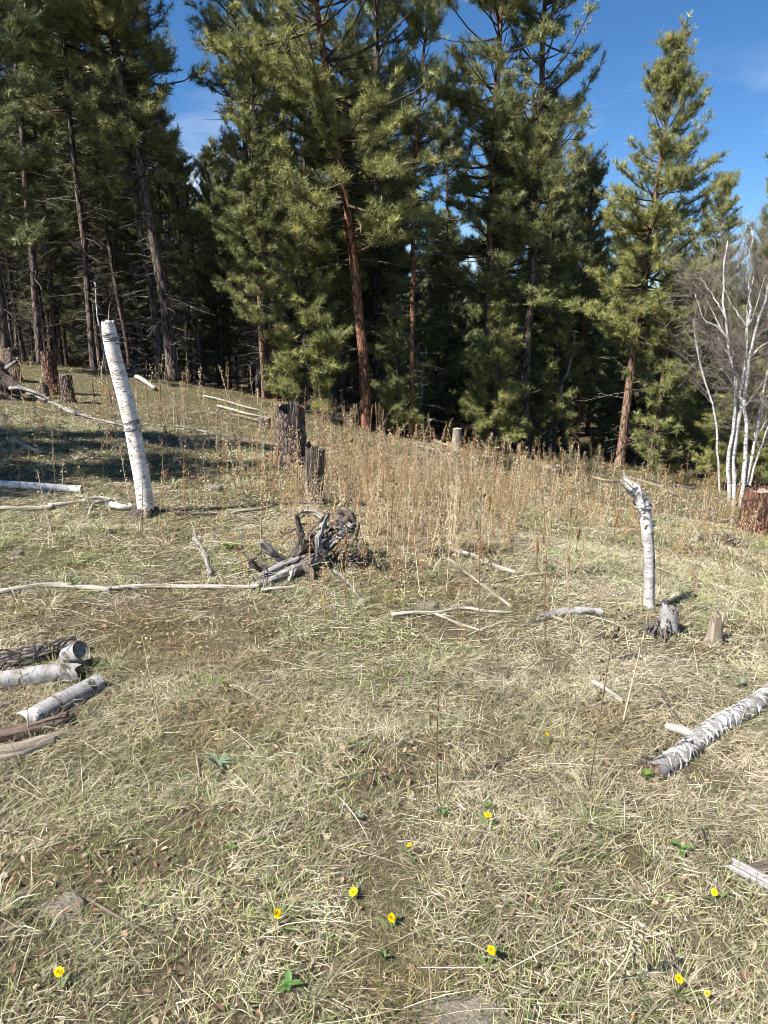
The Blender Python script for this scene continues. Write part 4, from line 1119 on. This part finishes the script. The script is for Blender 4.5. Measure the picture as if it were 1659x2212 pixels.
# ------------------------------------------------------------------ dry weeds
def weed_geo(g, p, h, r, pods, col, w=0.004, lean=0.08, pod=0.011, branch=0):
    """one dead stalk: stem of three faces, seed pods as small cups along the upper part"""
    top = p + np.array([r.normal() * lean * h, r.normal() * lean * h, h])
    mid = (p + top) / 2 + np.array([r.normal(), r.normal(), 0]) * .02 * h
    path = spline([p - [0, 0, .02], mid, top], 5)
    V, T, Q, X = tube(path, np.linspace(w, w * .5, 5), 3, (False, False)); g.add(V, T, Q, col=col)
    c, d = [], []
    s = r.uniform(.3, 1.0, pods); a = r.uniform(0, 6.28, pods)
    pp = np.stack([np.interp(s, np.linspace(0, 1, 5), path[:, i]) for i in range(3)], -1)
    off = np.stack([np.cos(a), np.sin(a), r.uniform(.2, 1.2, pods)], -1)
    pc = pp + off * (pod * r.uniform(.6, 1.7, pods) + (r.random(pods) < .45) * r.uniform(.01, .045, pods) * (1.25 - s))[:, None]
    sz = pod * r.uniform(.6, 1.2, pods)
    tet = unit(r.normal(size=(pods, 4, 3))) * sz[:, None, None]
    V = (pc[:, None] + tet).reshape(-1, 3); b = np.arange(pods)[:, None] * 4
    T = np.concatenate([b + np.array([[0, 1, 2]]), b + np.array([[0, 3, 1]]), b + np.array([[1, 3, 2]]), b + np.array([[0, 2, 3]])])
    cc = np.asarray(col) * r.uniform(.7, 1.35, (pods, 1)); g.add(V, T, col=np.repeat(cc, 4, 0))
WC = [(0.48, 0.36, 0.21), (0.42, 0.265, 0.14), (0.58, 0.475, 0.31), (0.33, 0.23, 0.14)]
def weed_zone(x, y):
    """how thickly the dead stalks stand here"""
    px = CX + F * x / np.maximum(y, .1) / 1.0
    patch = noise2(x, y, .55, 4) * .5 + .5
    q_ = x / np.maximum(y, 1)
    core = np.exp(-(((q_ - 0.03) / .2) ** 2)) * np.clip((y - 3.2) / 2.6, 0, 1) * np.clip((14 - y) / 5, .07, 1) + .11 * np.clip((q_ - .1) * 4, 0, 1) * np.clip((y - 5) / 3, 0, 1)
    return core * (0.12 + 1.3 * patch ** 1.5)
r = np.random.default_rng(77)
meshes = []
for k in range(14):
    g = G(); weed_geo(g, np.zeros(3), 1.0, r, int(r.integers(26, 60)), np.array(WC[k % 4]) * (1.0 if k < 11 else .45), .0040, .07, .0135)
    meshes.append(g.mesh('dry_stalk', M['weed']))
def put_stalk(p, h, k, label, group):
    o = link('dry_stalk', meshes[k], loc=tuple(p), rot=(0, 0, random.uniform(0, 6.28)), scale=(max(h, .85), max(h, .85), h)); tag(o, label, 'dry weed', group); return o
# stalks that stand out on their own: foot pixel and height in pixels
own = [(1271, 1705, 470, 12, 'tall thin dark stalk standing alone before the hooked snag'), (945, 1735, 330, 13, 'thin grey stalk in the near grass, in the middle'),
       (1240, 1400, 330, 0, 'tall orange-brown stalk left of the hooked snag'), (1037, 1390, 360, 11, 'tall charcoal stalk in the middle of the weeds'),
       (985, 1460, 190, 9, 'reddish thin stalk below the wavy branch'), (343, 1560, 240, 2, 'dry stalk with a bushy orange tip in the left grass'),
       (60, 1600, 180, 7, 'thin dry stalk in front of the left logs'), (283, 1100, 140, 2, 'knobbly pale stalk just left of the birch snag'),
       (402, 1140, 190, 5, 'orange stalk right of the birch snag'), (432, 1020, 65, 6, 'short pale stalk in the shade right of the snag'),
       (390, 1010, 70, 2, 'pale stalk standing at the shade edge by the snag'), (1345, 1560, 220, 6, 'slender yellow stalk left of the shaggy log'),
       (1310, 2120, 260, 2, 'long leaning pale grass stalk in the near right grass'), (675, 1290, 180, 1, 'brown stalk in front of the tangled root'),
       (745, 1300, 420, 13, 'tall slim dark stalk right of the dark stump'), (560, 1330, 120, 2, 'straw-coloured stalk below the tangled root'),
       (1180, 1420, 260, 13, 'dark slim stalk above the short white birch log'), (1425, 1290, 120, 12, 'dark stalk just right of the hooked snag'),
       (1490, 1330, 130, 12, 'slim dark stalk on the right slope'), (1600, 1370, 110, 4, 'tan stalk near the right edge')]
for px, py, hp, k, lab in own:
    b = hit(px, py); put_stalk(b, hp / F * b[1] / CP * 1.0, k, lab, None)
stuffg = G(); placed = []
r = np.random.default_rng(78); cand = []
for _ in range(26000):
    y = 3.6 + 15 * r.random() ** .8; x = r.uniform(-.62, .62) * y
    cand.append((x, y))
cand = np.array(cand); wz = weed_zone(cand[:, 0], cand[:, 1]) + .05 * (cand[:, 1] > 4.5)
ok = cand[r.random(len(cand)) < wz * .46]
ok = ok[np.argsort(np.hypot(ok[:, 0], ok[:, 1]))]
zz = ground_z(ok[:, 0], ok[:, 1])
print('weeds', len(ok))
n_ind = 0
for i, ((x, y), z) in enumerate(zip(ok, zz)):
    h = (.10 + .62 * r.random() ** 1.3) * (.75 + .5 * (noise2(np.array([x]), np.array([y]), .4, 8)[0] * .5 + .5))
    if n_ind < 260 and y > 4.4:
        n_ind += 1
        put_stalk((x, y, z), h, int(r.integers(0, 12)), 'thin dry seed stalk among the tan weeds in the middle', 'dry seed stalks among the weeds')
    else:
        weed_geo(stuffg, np.array([x, y, z]), h * (1 if y < 12 else 1.1), r, int(r.integers(14, 30)), np.array(WC[r.integers(4)]) * r.uniform(.8, 1.15), .0026 + .00022 * y, .09 if r.random() < .8 else .35, .010 + .0006 * y)
tag(link('dry_weeds', stuffg.mesh('dry_weeds', M['weed'])), 'mass of tan dry weed stalks across the middle slope', 'weeds', kind='stuff')
# mullein spikes
def mullein(seed):
    r = np.random.default_rng(seed); st, sp = G(), G()
    path = spline([[0, 0, -.03], [r.normal() * .02, r.normal() * .02, .5], [r.normal() * .05, r.normal() * .05, 1.0]], 12)
    V, T, Q, X = tube(path[:9], np.linspace(.012, .009, 9), 6, (False, False)); st.add(V, T, Q, col=(.24, .15, .085))
    V, T, Q, X = tube(path[6:], [.012, .023, .024, .022, .019, .008], 8, (True, True), .15, 30, seed); sp.add(V, T, Q, col=(.22, .125, .06))
    n = 170; s = r.uniform(.52, 1.0, n); a = r.uniform(0, 6.28, n)
    pp = np.stack([np.interp(s, np.linspace(0, 1, 12), path[:, i]) for i in range(3)], -1)
    c = pp + np.stack([np.cos(a), np.sin(a), .5 + 0 * a], -1) * (.024 * np.clip((1.06 - s) * 4, .3, 1))[:, None]
    tet = unit(r.normal(size=(n, 4, 3))) * .0125
    V = (c[:, None] + tet).reshape(-1, 3); b = np.arange(n)[:, None] * 4
    T = np.concatenate([b + np.array([[0, 1, 2]]), b + np.array([[0, 3, 1]]), b + np.array([[1, 3, 2]]), b + np.array([[0, 2, 3]])])
    cc = np.array([.34, .2, .095]) * r.uniform(.6, 1.35, (n, 1)); sp.add(V, T, col=np.repeat(cc, 4, 0))
    return st.mesh('mullein_stem', M['weed']), sp.mesh('mullein_spike', M['weed'])
MUL = [mullein(k) for k in range(5)]
mul = [(757, 935, 50, .12), (800, 940, 55, .05), (812, 942, 62, .03), (850, 940, 50, .05), (770, 930, 40, -.1), (830, 935, 40, 0), (868, 955, 36, 0), (900, 965, 44, 0), (935, 972, 40, 0.02),
       (957, 990, 62, 0), (1010, 1000, 48, .0), (1015, 985, 30, .0), (1070, 1005, 42, 0), (1093, 1000, 40, 0), (1127, 1012, 22, 0), (1180, 1015, 18, 0), (1000, 1075, 60, 0), (945, 1085, 50, .3), (1150, 1240, 75, 0.02),
       (1325, 1180, 70, 0), (1420, 1055, 38, 0), (1440, 1052, 44, 0), (1455, 1058, 30, 0), (1470, 1060, 40, 0), (1488, 1070, 32, 0), (1506, 1068, 26, 0), (1520, 1075, 30, 0), (1536, 1082, 24, 0), (1550, 1080, 34, 0),
       (1585, 1130, 80, 0), (1650, 1170, 60, 0), (697, 1085, 90, .05), (688, 1090, 70, -.05), (400, 1000, 40, 0), (470, 930, 30, 0), (350, 905, 60, 0), (205, 905, 66, 0.05), (245, 905, 55, 0), (320, 890, 50, 0),
       (1205, 1120, 48, 0), (1100, 1110, 56, 0.04), (1055, 1140, 64, 0), (880, 1060, 50, 0), (830, 1045, 52, .03), (780, 1020, 56, 0), (740, 990, 50, -.03), (600, 1030, 60, .02), (1370, 1060, 26, 0), (1155, 1090, 40, 0), (1260, 1075, 34, 0), (905, 1130, 60, .02), (990, 1140, 66, 0), (1244, 1200, 60, 0)]
NTH = ORD + ['twenty-' + q for q in ORD[:9]] + ['thirtieth'] + ['thirty-' + q for q in ORD[:9]]
for i, (px, py, hp, ln) in enumerate(mul):
    b = hit(px, py); h = hp / F * b[1] / CP
    up = py < 1010
    rank = sorted(q[0] for q in mul if (q[1] < 1010) == up).index(px)
    lab = ('brown mullein spike on the crest before the dark wood, %s from the left' if up else 'brown mullein spike on the open slope, %s from the left') % (NTH[rank])
    e = empty('mullein_stalk', b, random.uniform(0, 6.28), 1.0, label=lab, cat='dry weed', group='mullein spikes on the crest' if up else 'mullein spikes on the slope')
    e.scale = (max(h, .42), max(h, .42), h * 1.15); e.rotation_euler = (0, ln, random.uniform(-.3, .3))
    link('stem', MUL[i % 5][0], e); link('seed_spike', MUL[i % 5][1], e)

# ------------------------------------------------------------------ grass, straw and litter
def keepmask(x, y):
    m = np.ones(len(x), bool)
    for a, b, rr in KEEP:
        d = b[:2] - a[:2]; L2 = d @ d + 1e-9
        t = np.clip(((x - a[0]) * d[0] + (y - a[1]) * d[1]) / L2, 0, 1)
        m &= ((x - a[0] - t * d[0]) ** 2 + (y - a[1] - t * d[1]) ** 2) > rr * rr
    return m
def scatter(n, y0, y1, r, margin=.9, slope=.63):
    """even spread over the wedge of ground in front of the photographer"""
    W = lambda y: slope * y + margin
    y = y0 + (y1 - y0) * r.random(n * 2); keepi = r.random(n * 2) < W(y) / W(y1)
    y = y[keepi][:n]; x = r.uniform(-1, 1, len(y)) * W(y)
    m = keepmask(x, y)
    return x[m], y[m]
def blades(x, y, z, ln, w, az, el, curl, col, segs, r):
    """curved blades: start at the ground, leave at angle el and bend over by curl"""
    n = len(x)
    s = np.linspace(0, 1, segs + 1)
    h = np.stack([np.cos(az), np.sin(az)], -1); sd = np.stack([-np.sin(az), np.cos(az)], -1)
    kink = r.normal(size=n) * .18
    px = np.zeros((n, segs + 1, 3)); cur = np.stack([x, y, z], -1); px[:, 0] = cur
    for i in range(1, segs + 1):
        e = el - curl * (i - .5) / segs
        hh = h + sd * (kink * (i - .5) / segs)[:, None]
        step = ln / segs
        cur = cur + np.concatenate([hh * (np.cos(e) * step)[:, None], (np.sin(e) * step)[:, None]], 1); px[:, i] = cur
    floor = z[:, None] + .004 + .01 * r.random((n, 1)); px[:, 1:, 2] = np.maximum(px[:, 1:, 2], floor)
    tw = r.uniform(-.9, .9, n)
    side = np.concatenate([sd * np.cos(tw)[:, None], np.sin(tw)[:, None]], 1)
    wid = w[:, None] * .5 * np.clip(1.15 - s[None] ** 2.2, 0, 1)
    Lf = px[:, :-1] - side[:, None] * wid[:, :-1, None]; Rt = px[:, :-1] + side[:, None] * wid[:, :-1, None]
    V = np.concatenate([Lf, Rt, px[:, -1:]], 1)                       # segs + segs + 1 verts
    nv = 2 * segs + 1; b = np.arange(n)[:, None] * nv
    Qs = [b + np.array([[i, segs + i, segs + i + 1, i + 1]]) for i in range(segs - 1)]
    T = b + np.array([[segs - 1, 2 * segs - 1, 2 * segs]])
    C = np.repeat(col, nv, 0)
    return V.reshape(-1, 3), T, (np.concatenate(Qs) if Qs else np.zeros((0, 4), int)), C
STRAW = np.array([[.54, .48, .345], [.43, .37, .25], [.66, .61, .47], [.25, .19, .13], [.16, .12, .085], [.57, .515, .37], [.48, .44, .30], [.32, .26, .18], [.39, .325, .23]])
def mottle(x, y, col):
    """older, browner mats beside fresh pale ones"""
    a = noise2(x, y, 2.1, 71) * .6 + noise2(x, y, 6.0, 72) * .5 + noise2(x, y, 15.0, 73) * .35
    br = np.clip(noise2(x, y, 1.5, 74) * .7 + noise2(x, y, 4.2, 75) * .6 - .12, 0, 1)[:, None]
    col = col * (1 + .42 * a)[:, None]
    return col * (1 - br) + col * np.array([.74, .56, .47]) * br
GREEN = np.array([[.24, .27, .10], [.32, .345, .135], [.16, .20, .08], [.40, .405, .18], [.11, .14, .06]])
gg = G(); r = np.random.default_rng(101)
def greenness(x, y):
    v = noise2(x, y, .7, 21) * .8 + noise2(x, y, 2.3, 22) * .8 + noise2(x, y, 6.5, 23) * .45
    return np.clip(.60 + .6 * v + .10 * (x > 2) + .08 * (y > 8), .06, .92)
for y0, y1, n, segs in ((.9, 3.2, 108000, 2), (3.2, 6, 100000, 2), (6, 11, 85000, 2), (11, 18.5, 105000, 1)):
    x, y = scatter(n, y0, y1, r); z = ground_z(x, y); m = len(x)
    gr = r.random(m) < greenness(x, y) * .92
    dist = np.hypot(x, y)
    fld = noise2(x, y, 1.3, 31) * 3.0 + noise2(x, y, 4.5, 32) * 1.6
    bare = noise2(x, y, 1.7, 41) * .6 + noise2(x, y, 5.0, 42) * .5 + noise2(x, y, 14.0, 43) * .35
    az = np.where(gr, r.uniform(0, 6.28, m), fld + r.normal(size=m) * 1.3)
    ln = np.where(gr, r.uniform(.018, .065, m), r.uniform(.018, .10, m)) * np.where(y > 6, 1.15, 1.0)
    el = np.where(gr, r.uniform(.5, 1.45, m), np.abs(r.normal(size=m)) * .42 + .02)
    curl = np.where(gr, r.uniform(.2, 1.4, m), r.uniform(0, .6, m))
    w = np.where(gr, r.uniform(.0014, .0030, m), r.uniform(.0009, .0024, m)) * np.clip(dist / 3.0, .95, 4.0)
    col = np.where(gr[:, None], GREEN[r.integers(0, len(GREEN), m)], STRAW[r.integers(0, len(STRAW), m)]) * r.uniform(.55, 1.3, (m, 1))
    wz = np.clip(weed_zone(x, y), 0, 1)[:, None]
    col = col * (1 - .45 * wz) + np.array([.36, .245, .13]) * .45 * wz
    col = mottle(x, y, col)
    sel = (bare < .47) | (r.random(m) < .42)
    V, T, Q, C = blades(x[sel], y[sel], z[sel], ln[sel], w[sel], az[sel], el[sel], curl[sel], col[sel], segs, r)
    gg.add(V, T, Q, col=C)
# long flattened straws
x, y = scatter(2600, .9, 7, r); z = ground_z(x, y); m = len(x)
az = noise2(x, y, .8, 51) * 2.5 + .4 + r.normal(size=m) * .7
V, T, Q, C = blades(x, y, z + .012, r.uniform(.12, .42, m), r.uniform(.0010, .0021, m) * np.clip(np.hypot(x, y) / 3, 1, 2), az, np.abs(r.normal(size=m)) * .22 + .06, r.uniform(.1, .6, m), STRAW[r.integers(0, 3, m)] * r.uniform(.8, 1.15, (m, 1)), 4, r)
gg.add(V, T, Q, col=C)
# thatch: short dead straws lying flat between the blades
for y0, y1, n in ((.9, 3.2, 90000), (3.2, 6.5, 90000), (6.5, 12, 60000)):
    x, y = scatter(n, y0, y1, r); z = ground_z(x, y) + r.uniform(.002, .016, len(x)); m = len(x)
    cl = mottle(x, y, STRAW[r.integers(0, 9, m)] * r.uniform(.7, 1.2, (m, 1)))
    z = np.where(noise2(x, y, 1.7, 41) * .6 + noise2(x, y, 5.0, 42) * .5 + noise2(x, y, 14.0, 43) * .35 > .4, z - .08, z)
    V, T, Q, C = blades(x, y, z, r.uniform(.02, .085, m), r.uniform(.0012, .0034, m) * np.clip(np.hypot(x, y) / 3, .95, 3.5), noise2(x, y, 1.3, 31) * 3 + r.normal(size=m) * 1.2, r.normal(size=m) * .12 + .05, r.uniform(0, .2, m), cl, 1, r)
    gg.add(V, T, Q, col=C)
# tussocks
cx_, cy_ = scatter(520, 1.0, 11, r)
tx, ty, ta, tg = [], [], [], []
for a_, b_ in zip(cx_, cy_):
    n_ = int(r.integers(35, 90)); rr = np.abs(r.normal(size=n_)) * r.uniform(.02, .06); an = r.uniform(0, 6.28, n_)
    tx.append(a_ + np.cos(an) * rr); ty.append(b_ + np.sin(an) * rr); ta.append(an + r.normal(size=n_) * .5); tg.append(np.full(n_, r.random() < .45))
x, y, az, gr = (np.concatenate(q) for q in (tx, ty, ta, tg)); z = ground_z(x, y); m = len(x); gr = gr ^ (r.random(m) < .2)
V, T, Q, C = blades(x, y, z, r.uniform(.05, .17, m), r.uniform(.0014, .003, m) * np.clip(np.hypot(x, y) / 3, 1, 3), az, r.uniform(.5, 1.45, m), r.uniform(.4, 1.9, m), np.where(gr[:, None], GREEN[r.integers(0, 5, m)], STRAW[r.integers(0, 9, m)]) * r.uniform(.7, 1.2, (m, 1)), 2, r)
gg.add(V, T, Q, col=C)
# grass growing up against logs and stumps
tx, ty, ta = [], [], []
for a_, b_, rr in KEEP:
    L_ = np.linalg.norm(b_[:2] - a_[:2]); n_ = int((L_ + rr * 4) * 130 / max(1, a_[1] / 5)); u_ = r.random(n_); an = r.uniform(0, 6.28, n_); q_ = rr * r.uniform(1.1, 2.0, n_) + .01
    tx.append(a_[0] + (b_[0] - a_[0]) * u_ + np.cos(an) * q_); ty.append(a_[1] + (b_[1] - a_[1]) * u_ + np.sin(an) * q_); ta.append(r.uniform(0, 6.28, n_))
x, y, az = (np.concatenate(q) for q in (tx, ty, ta)); z = ground_z(x, y); m = len(x); gr = r.random(m) < .35
V, T, Q, C = blades(x, y, z, r.uniform(.04, .15, m), r.uniform(.0014, .003, m) * np.clip(np.hypot(x, y) / 3, 1, 4), az, r.uniform(.4, 1.5, m), r.uniform(.2, 1.6, m), np.where(gr[:, None], GREEN[r.integers(0, 5, m)], STRAW[r.integers(0, 9, m)]) * r.uniform(.7, 1.2, (m, 1)), 2, r)
gg.add(V, T, Q, col=C)
tag(link('grass', gg.mesh('grass', M['grass'])), 'matted straw and short green grass covering the clearing', 'grass', kind='stuff')
# fallen leaves and crumbs of bark
def litter(n, y0, y1, r, sz, cols):
    x, y = scatter(n, y0, y1, r); m0 = noise2(x, y, 1.7, 41) * .6 + noise2(x, y, 5.0, 42) * .5 + noise2(x, y, 14.0, 43) * .35
    s = r.random(len(x)) < np.clip(.30 + 1.3 * m0, .10, 1); x, y = x[s], y[s]; z = ground_z(x, y) + r.uniform(-.004, .018, len(x)); m = len(x)
    a = r.uniform(0, 6.28, m); L = sz * r.uniform(.5, 1.4, m); W = L * r.uniform(.28, .62, m)
    u = np.stack([np.cos(a), np.sin(a), r.normal(size=m) * .35], -1); v = np.stack([-np.sin(a), np.cos(a), r.normal(size=m) * .35], -1)
    c = np.stack([x, y, z], -1); up = np.array([0, 0, 1.0])
    cup = (r.uniform(-.25, .8, m) * L)[:, None] * up
    pts = [c - u * L[:, None] + cup * .6, c - u * (L * .3)[:, None] + v * W[:, None] * .9 + cup, c + u * (L * .4)[:, None] + v * W[:, None] * .8 + cup * .7, c + u * L[:, None] + cup * .3,
           c + u * (L * .4)[:, None] - v * W[:, None] * .8 + cup * .8, c - u * (L * .3)[:, None] - v * W[:, None] + cup, c]
    V = np.stack(pts, 1).reshape(-1, 3); b = np.arange(m)[:, None] * 7
    T = np.concatenate([b + np.array([[i, (i + 1) % 6, 6]]) for i in range(6)])
    col = np.asarray(cols)[r.integers(0, len(cols), m)] * r.uniform(.7, 1.25, (m, 1))
    return V, T, np.repeat(col, 7, 0)
LC = [(.22, .14, .085), (.28, .19, .115), (.17, .11, .07), (.36, .28, .185), (.23, .13, .08), (.13, .09, .065), (.31, .23, .15)]
gl = G()
for n, y0, y1, sz in ((14000, .9, 4, .010), (11000, 4, 9, .014), (7000, 9, 19, .026)):
    V, T, C = litter(n, y0, y1, r, sz, LC); gl.add(V, T, col=C)
V, T, C = litter(260, .9, 5, r, .018, LC); gl.add(V, T, col=C)
tag(link('leaf_litter', gl.mesh('leaf_litter', M['litter'])), 'scattered brown fallen leaves and bark crumbs in the grass', 'leaves', kind='stuff')
# broken twigs strewn over the clearing
gt_ = G(); x, y = scatter(1500, 1.2, 15, r); z = ground_z(x, y)
sel = r.random(len(x)) < .35 + .9 * np.clip(weed_zone(x, y), 0, 1)
for a_, b_, c_ in zip(x[sel], y[sel], z[sel]):
    an = r.uniform(0, 6.28); l_ = r.uniform(.04, .26); d_ = np.array([math.cos(an), math.sin(an), r.uniform(-.03, .12)]); p0 = np.array([a_, b_, c_ + .012])
    V, T, Q, X = tube(np.array([p0, p0 + d_ * l_ * .5 + r.normal(size=3) * .012, p0 + d_ * l_]), np.array([1, .8, .4]) * r.uniform(.002, .006) * max(1, b_ / 6), 4, (True, True))
    gt_.add(V, T, Q, col=np.array([(.40, .34, .27), (.17, .13, .10), (.28, .22, .18)][r.integers(3)]) * r.uniform(.7, 1.2))
tag(link('twig_litter', gt_.mesh('twig_litter', M['litter'])), 'small broken twigs strewn through the grass', 'twigs', kind='stuff')
# needles and twigs on the shaded floor of the wood
x = r.uniform(-1, 1, 30000); y = 17 + 30 * r.random(30000); x = x * .66 * y; z = ground_z(x, y); m = len(x)
V, T, Q, C = blades(x, y, z, r.uniform(.1, .35, m), r.uniform(.008, .02, m), r.uniform(0, 6.28, m), np.abs(r.normal(size=m)) * .4 + .05, r.uniform(0, .6, m), np.array([[.19, .13, .08]]) * r.uniform(.5, 1.5, (m, 1)) + np.array([[.02, .03, 0]]), 1, r)
gf = G(); gf.add(V, T, Q, col=C)
tag(link('needle_litter', gf.mesh('needle_litter', M['litter'])), 'brown needles and twigs on the floor of the wood', 'litter', kind='stuff')

# ------------------------------------------------------------------ flowers and green rosettes
def leaf_strip(g, p, az, el, L, W, col, r, curl=.8):
    s = np.linspace(0, 1, 6); h = np.array([math.cos(az), math.sin(az), 0]); sd = np.array([-math.sin(az), math.cos(az), 0]); cur = np.array(p, float); pts = []
    for i, q in enumerate(s):
        pts.append(cur.copy()); e = el - curl * q; cur = cur + (h * math.cos(e) + np.array([0, 0, math.sin(e)])) * L / 5
    pts = np.array(pts); wid = W * .5 * np.sin(np.clip(s * .93 + .07, 0, 1) * math.pi) ** .7
    V = np.vstack([pts - sd * wid[:, None] + [0, 0, 1] * wid[:, None] * .4, pts, pts + sd * wid[:, None] + [0, 0, 1] * wid[:, None] * .4])
    Q = [[i, i + 1, i + 7, i + 6] for i in range(5)] + [[i + 6, i + 7, i + 13, i + 12] for i in range(5)]
    g.add(V, None, Q, col=np.asarray(col) * r.uniform(.8, 1.2))
def dandelion(px, py, dpx, label, seed, leaves=2):
    r = np.random.default_rng(seed); b = hit(px, py + dpx * .8); R0 = dpx / F * b[1] * .5 * 1.35; h = r.uniform(.03, .06)
    e = empty('dandelion', b, label=label, cat='flower')
    g = G(); top = np.array([r.normal() * .006, r.normal() * .006, h]); V, T, Q, X = tube(spline([[0, 0, -.01], top * .5 + [.002, 0, 0], top], 5), .0016, 5); g.add(V, T, Q, col=(.16, .19, .06)); link('stem', g.mesh('flower_stem', M['leaf']), e)
    g = G(); nrm = unit(np.array([r.normal() * .4, -.4 + r.normal() * .3, 1.0])); a1 = unit(np.cross(nrm, [1, 0, 0])); a2 = np.cross(nrm, a1)
    for ringn, (rr, n, el) in enumerate([(1.0, 22, .12), (.8, 18, .4), (.58, 14, .7), (.34, 9, 1.05)]):
        for k in range(n):
            a = 6.283 * (k + .37 * ringn) / n + r.normal() * .06; d = a1 * math.cos(a) + a2 * math.sin(a); t_ = -a1 * math.sin(a) + a2 * math.cos(a)
            L = R0 * rr * r.uniform(.88, 1.08); wv = R0 * .13; tip = d * math.cos(el) * L + nrm * math.sin(el) * L * .55
            p0 = top + nrm * .001 * ringn
            V = [p0 - t_ * wv * .4, p0 + t_ * wv * .4, p0 + tip * .8 + t_ * wv, p0 + tip + nrm * .001, p0 + tip * .8 - t_ * wv]
            g.add(V, [[2, 3, 4]], [[0, 1, 2, 4]], col=np.array([.86, .66 - .025 * ringn, .004]) * (1 - .09 * ringn) * r.uniform(.8, 1.08))
    link('flower_head', g.mesh('flower_head', M['petal']), e)
    for k in range(leaves):
        g = G(); leaf_strip(g, [0, 0, .004], r.uniform(0, 6.28), .75, r.uniform(.035, .07), .011, (.13, .17, .06), r); link('leaf', g.mesh('leaf', M['leaf']), e)
for i, (px, py, d, lab) in enumerate([
    (1053, 1775, 16, 'yellow dandelion farthest from the bottom, right of the middle'), (886, 1847, 12, 'small yellow dandelion just above the middle row of flowers'),
    (767, 1935, 18, 'yellow dandelion at the centre of the near grass'), (602, 2000, 19, 'yellow dandelion above the green rosette, left of the middle'),
    (845, 2009, 20, 'round yellow dandelion right of the pair in the middle'), (1051, 2092, 20, 'yellow dandelion beside a small green shoot above the flat stone'),
    (131, 2131, 21, 'yellow dandelion alone in the lower left corner'), (1547, 1942, 14, 'yellow dandelion beside the bleached wood at the right edge'),
    (1465, 2140, 19, 'larger yellow dandelion of the pair in the lower right corner'), (1520, 2160, 13, 'side-turned yellow dandelion, right one of the corner pair'),
    (1182, 1605, 9, 'tiny yellow flower left of the shaggy birch log')]):
    dandelion(px, py, d, lab, 200 + i, 3)
def rosette(px, py, wpx, n, col, label, seed, upr=.7, W=.3):
    r = np.random.default_rng(seed); b = hit(px, py); L = wpx / F * b[1] * .68; e = empty('leaf_rosette', b, label=label, cat='plant')
    for k in range(n):
        g = G(); leaf_strip(g, [0, 0, .018], 6.283 * k / n + r.normal() * .3, upr + r.normal() * .2, L * r.uniform(.8, 1.25), L * W * r.uniform(.8, 1.2), col, r, 1.0); link('leaf', g.mesh('leaf', M['leaf'], True), e)
GRN, SAGE = (.085, .16, .04), (.16, .20, .13)
for i, a in enumerate([
    (470, 1665, 60, 11, SAGE, 'grey-green spiky rosette in the near left grass', .8, .22), (497, 1845, 30, 3, GRN, 'upright dark green leaf pair left of the middle', 1.2, .4),
    (625, 2150, 52, 5, GRN, 'dark green broad-leaved rosette at the bottom', .7, .5), (1470, 1845, 44, 4, GRN, 'green broad leaf plant above the corner flowers', .5, .45),
    (1068, 2075, 44, 4, GRN, 'pale green shoot beside the dandelion above the flat stone', 1.1, .4), (1206, 1930, 24, 3, GRN, 'single small green leaf right of the middle', .9, .5),
    (995, 1415, 40, 6, GRN, 'green leaf tuft below the wavy branch', 1.0, .25), (1050, 1760, 34, 4, GRN, 'small green leaf tuft above the farthest dandelion', 1.0, .4),
    (1600, 1490, 40, 9, SAGE, 'grass-green tuft above the shaggy birch log', 1.1, .15), (830, 2085, 36, 4, (.12, .17, .05), 'small leafy shoot between two dandelions', 1.0, .4),
    (775, 1780, 34, 7, SAGE, 'sage-green tuft in the near grass, in the middle', .9, .25), (955, 1770, 28, 4, GRN, 'small round-leaved green plant left of the farthest dandelion', .9, .5),
    (1395, 1690, 36, 8, (.10, .15, .03), 'bright green tuft at the end of the shaggy log', .9, .35), (660, 2030, 24, 3, (.15, .17, .05), 'olive leaf beside the dandelion above the rosette', .9, .5),
    (160, 1275, 50, 12, (.10, .15, .05), 'green grass tuft at the long pale curved log', 1.1, .1), (500, 1190, 36, 10, (.17, .20, .05), 'yellow-green moss-like tuft between snag and root', 1.0, .3)]):
    rosette(a[0], a[1], a[2], a[3], a[4], a[5], 300 + i, a[6], a[7])
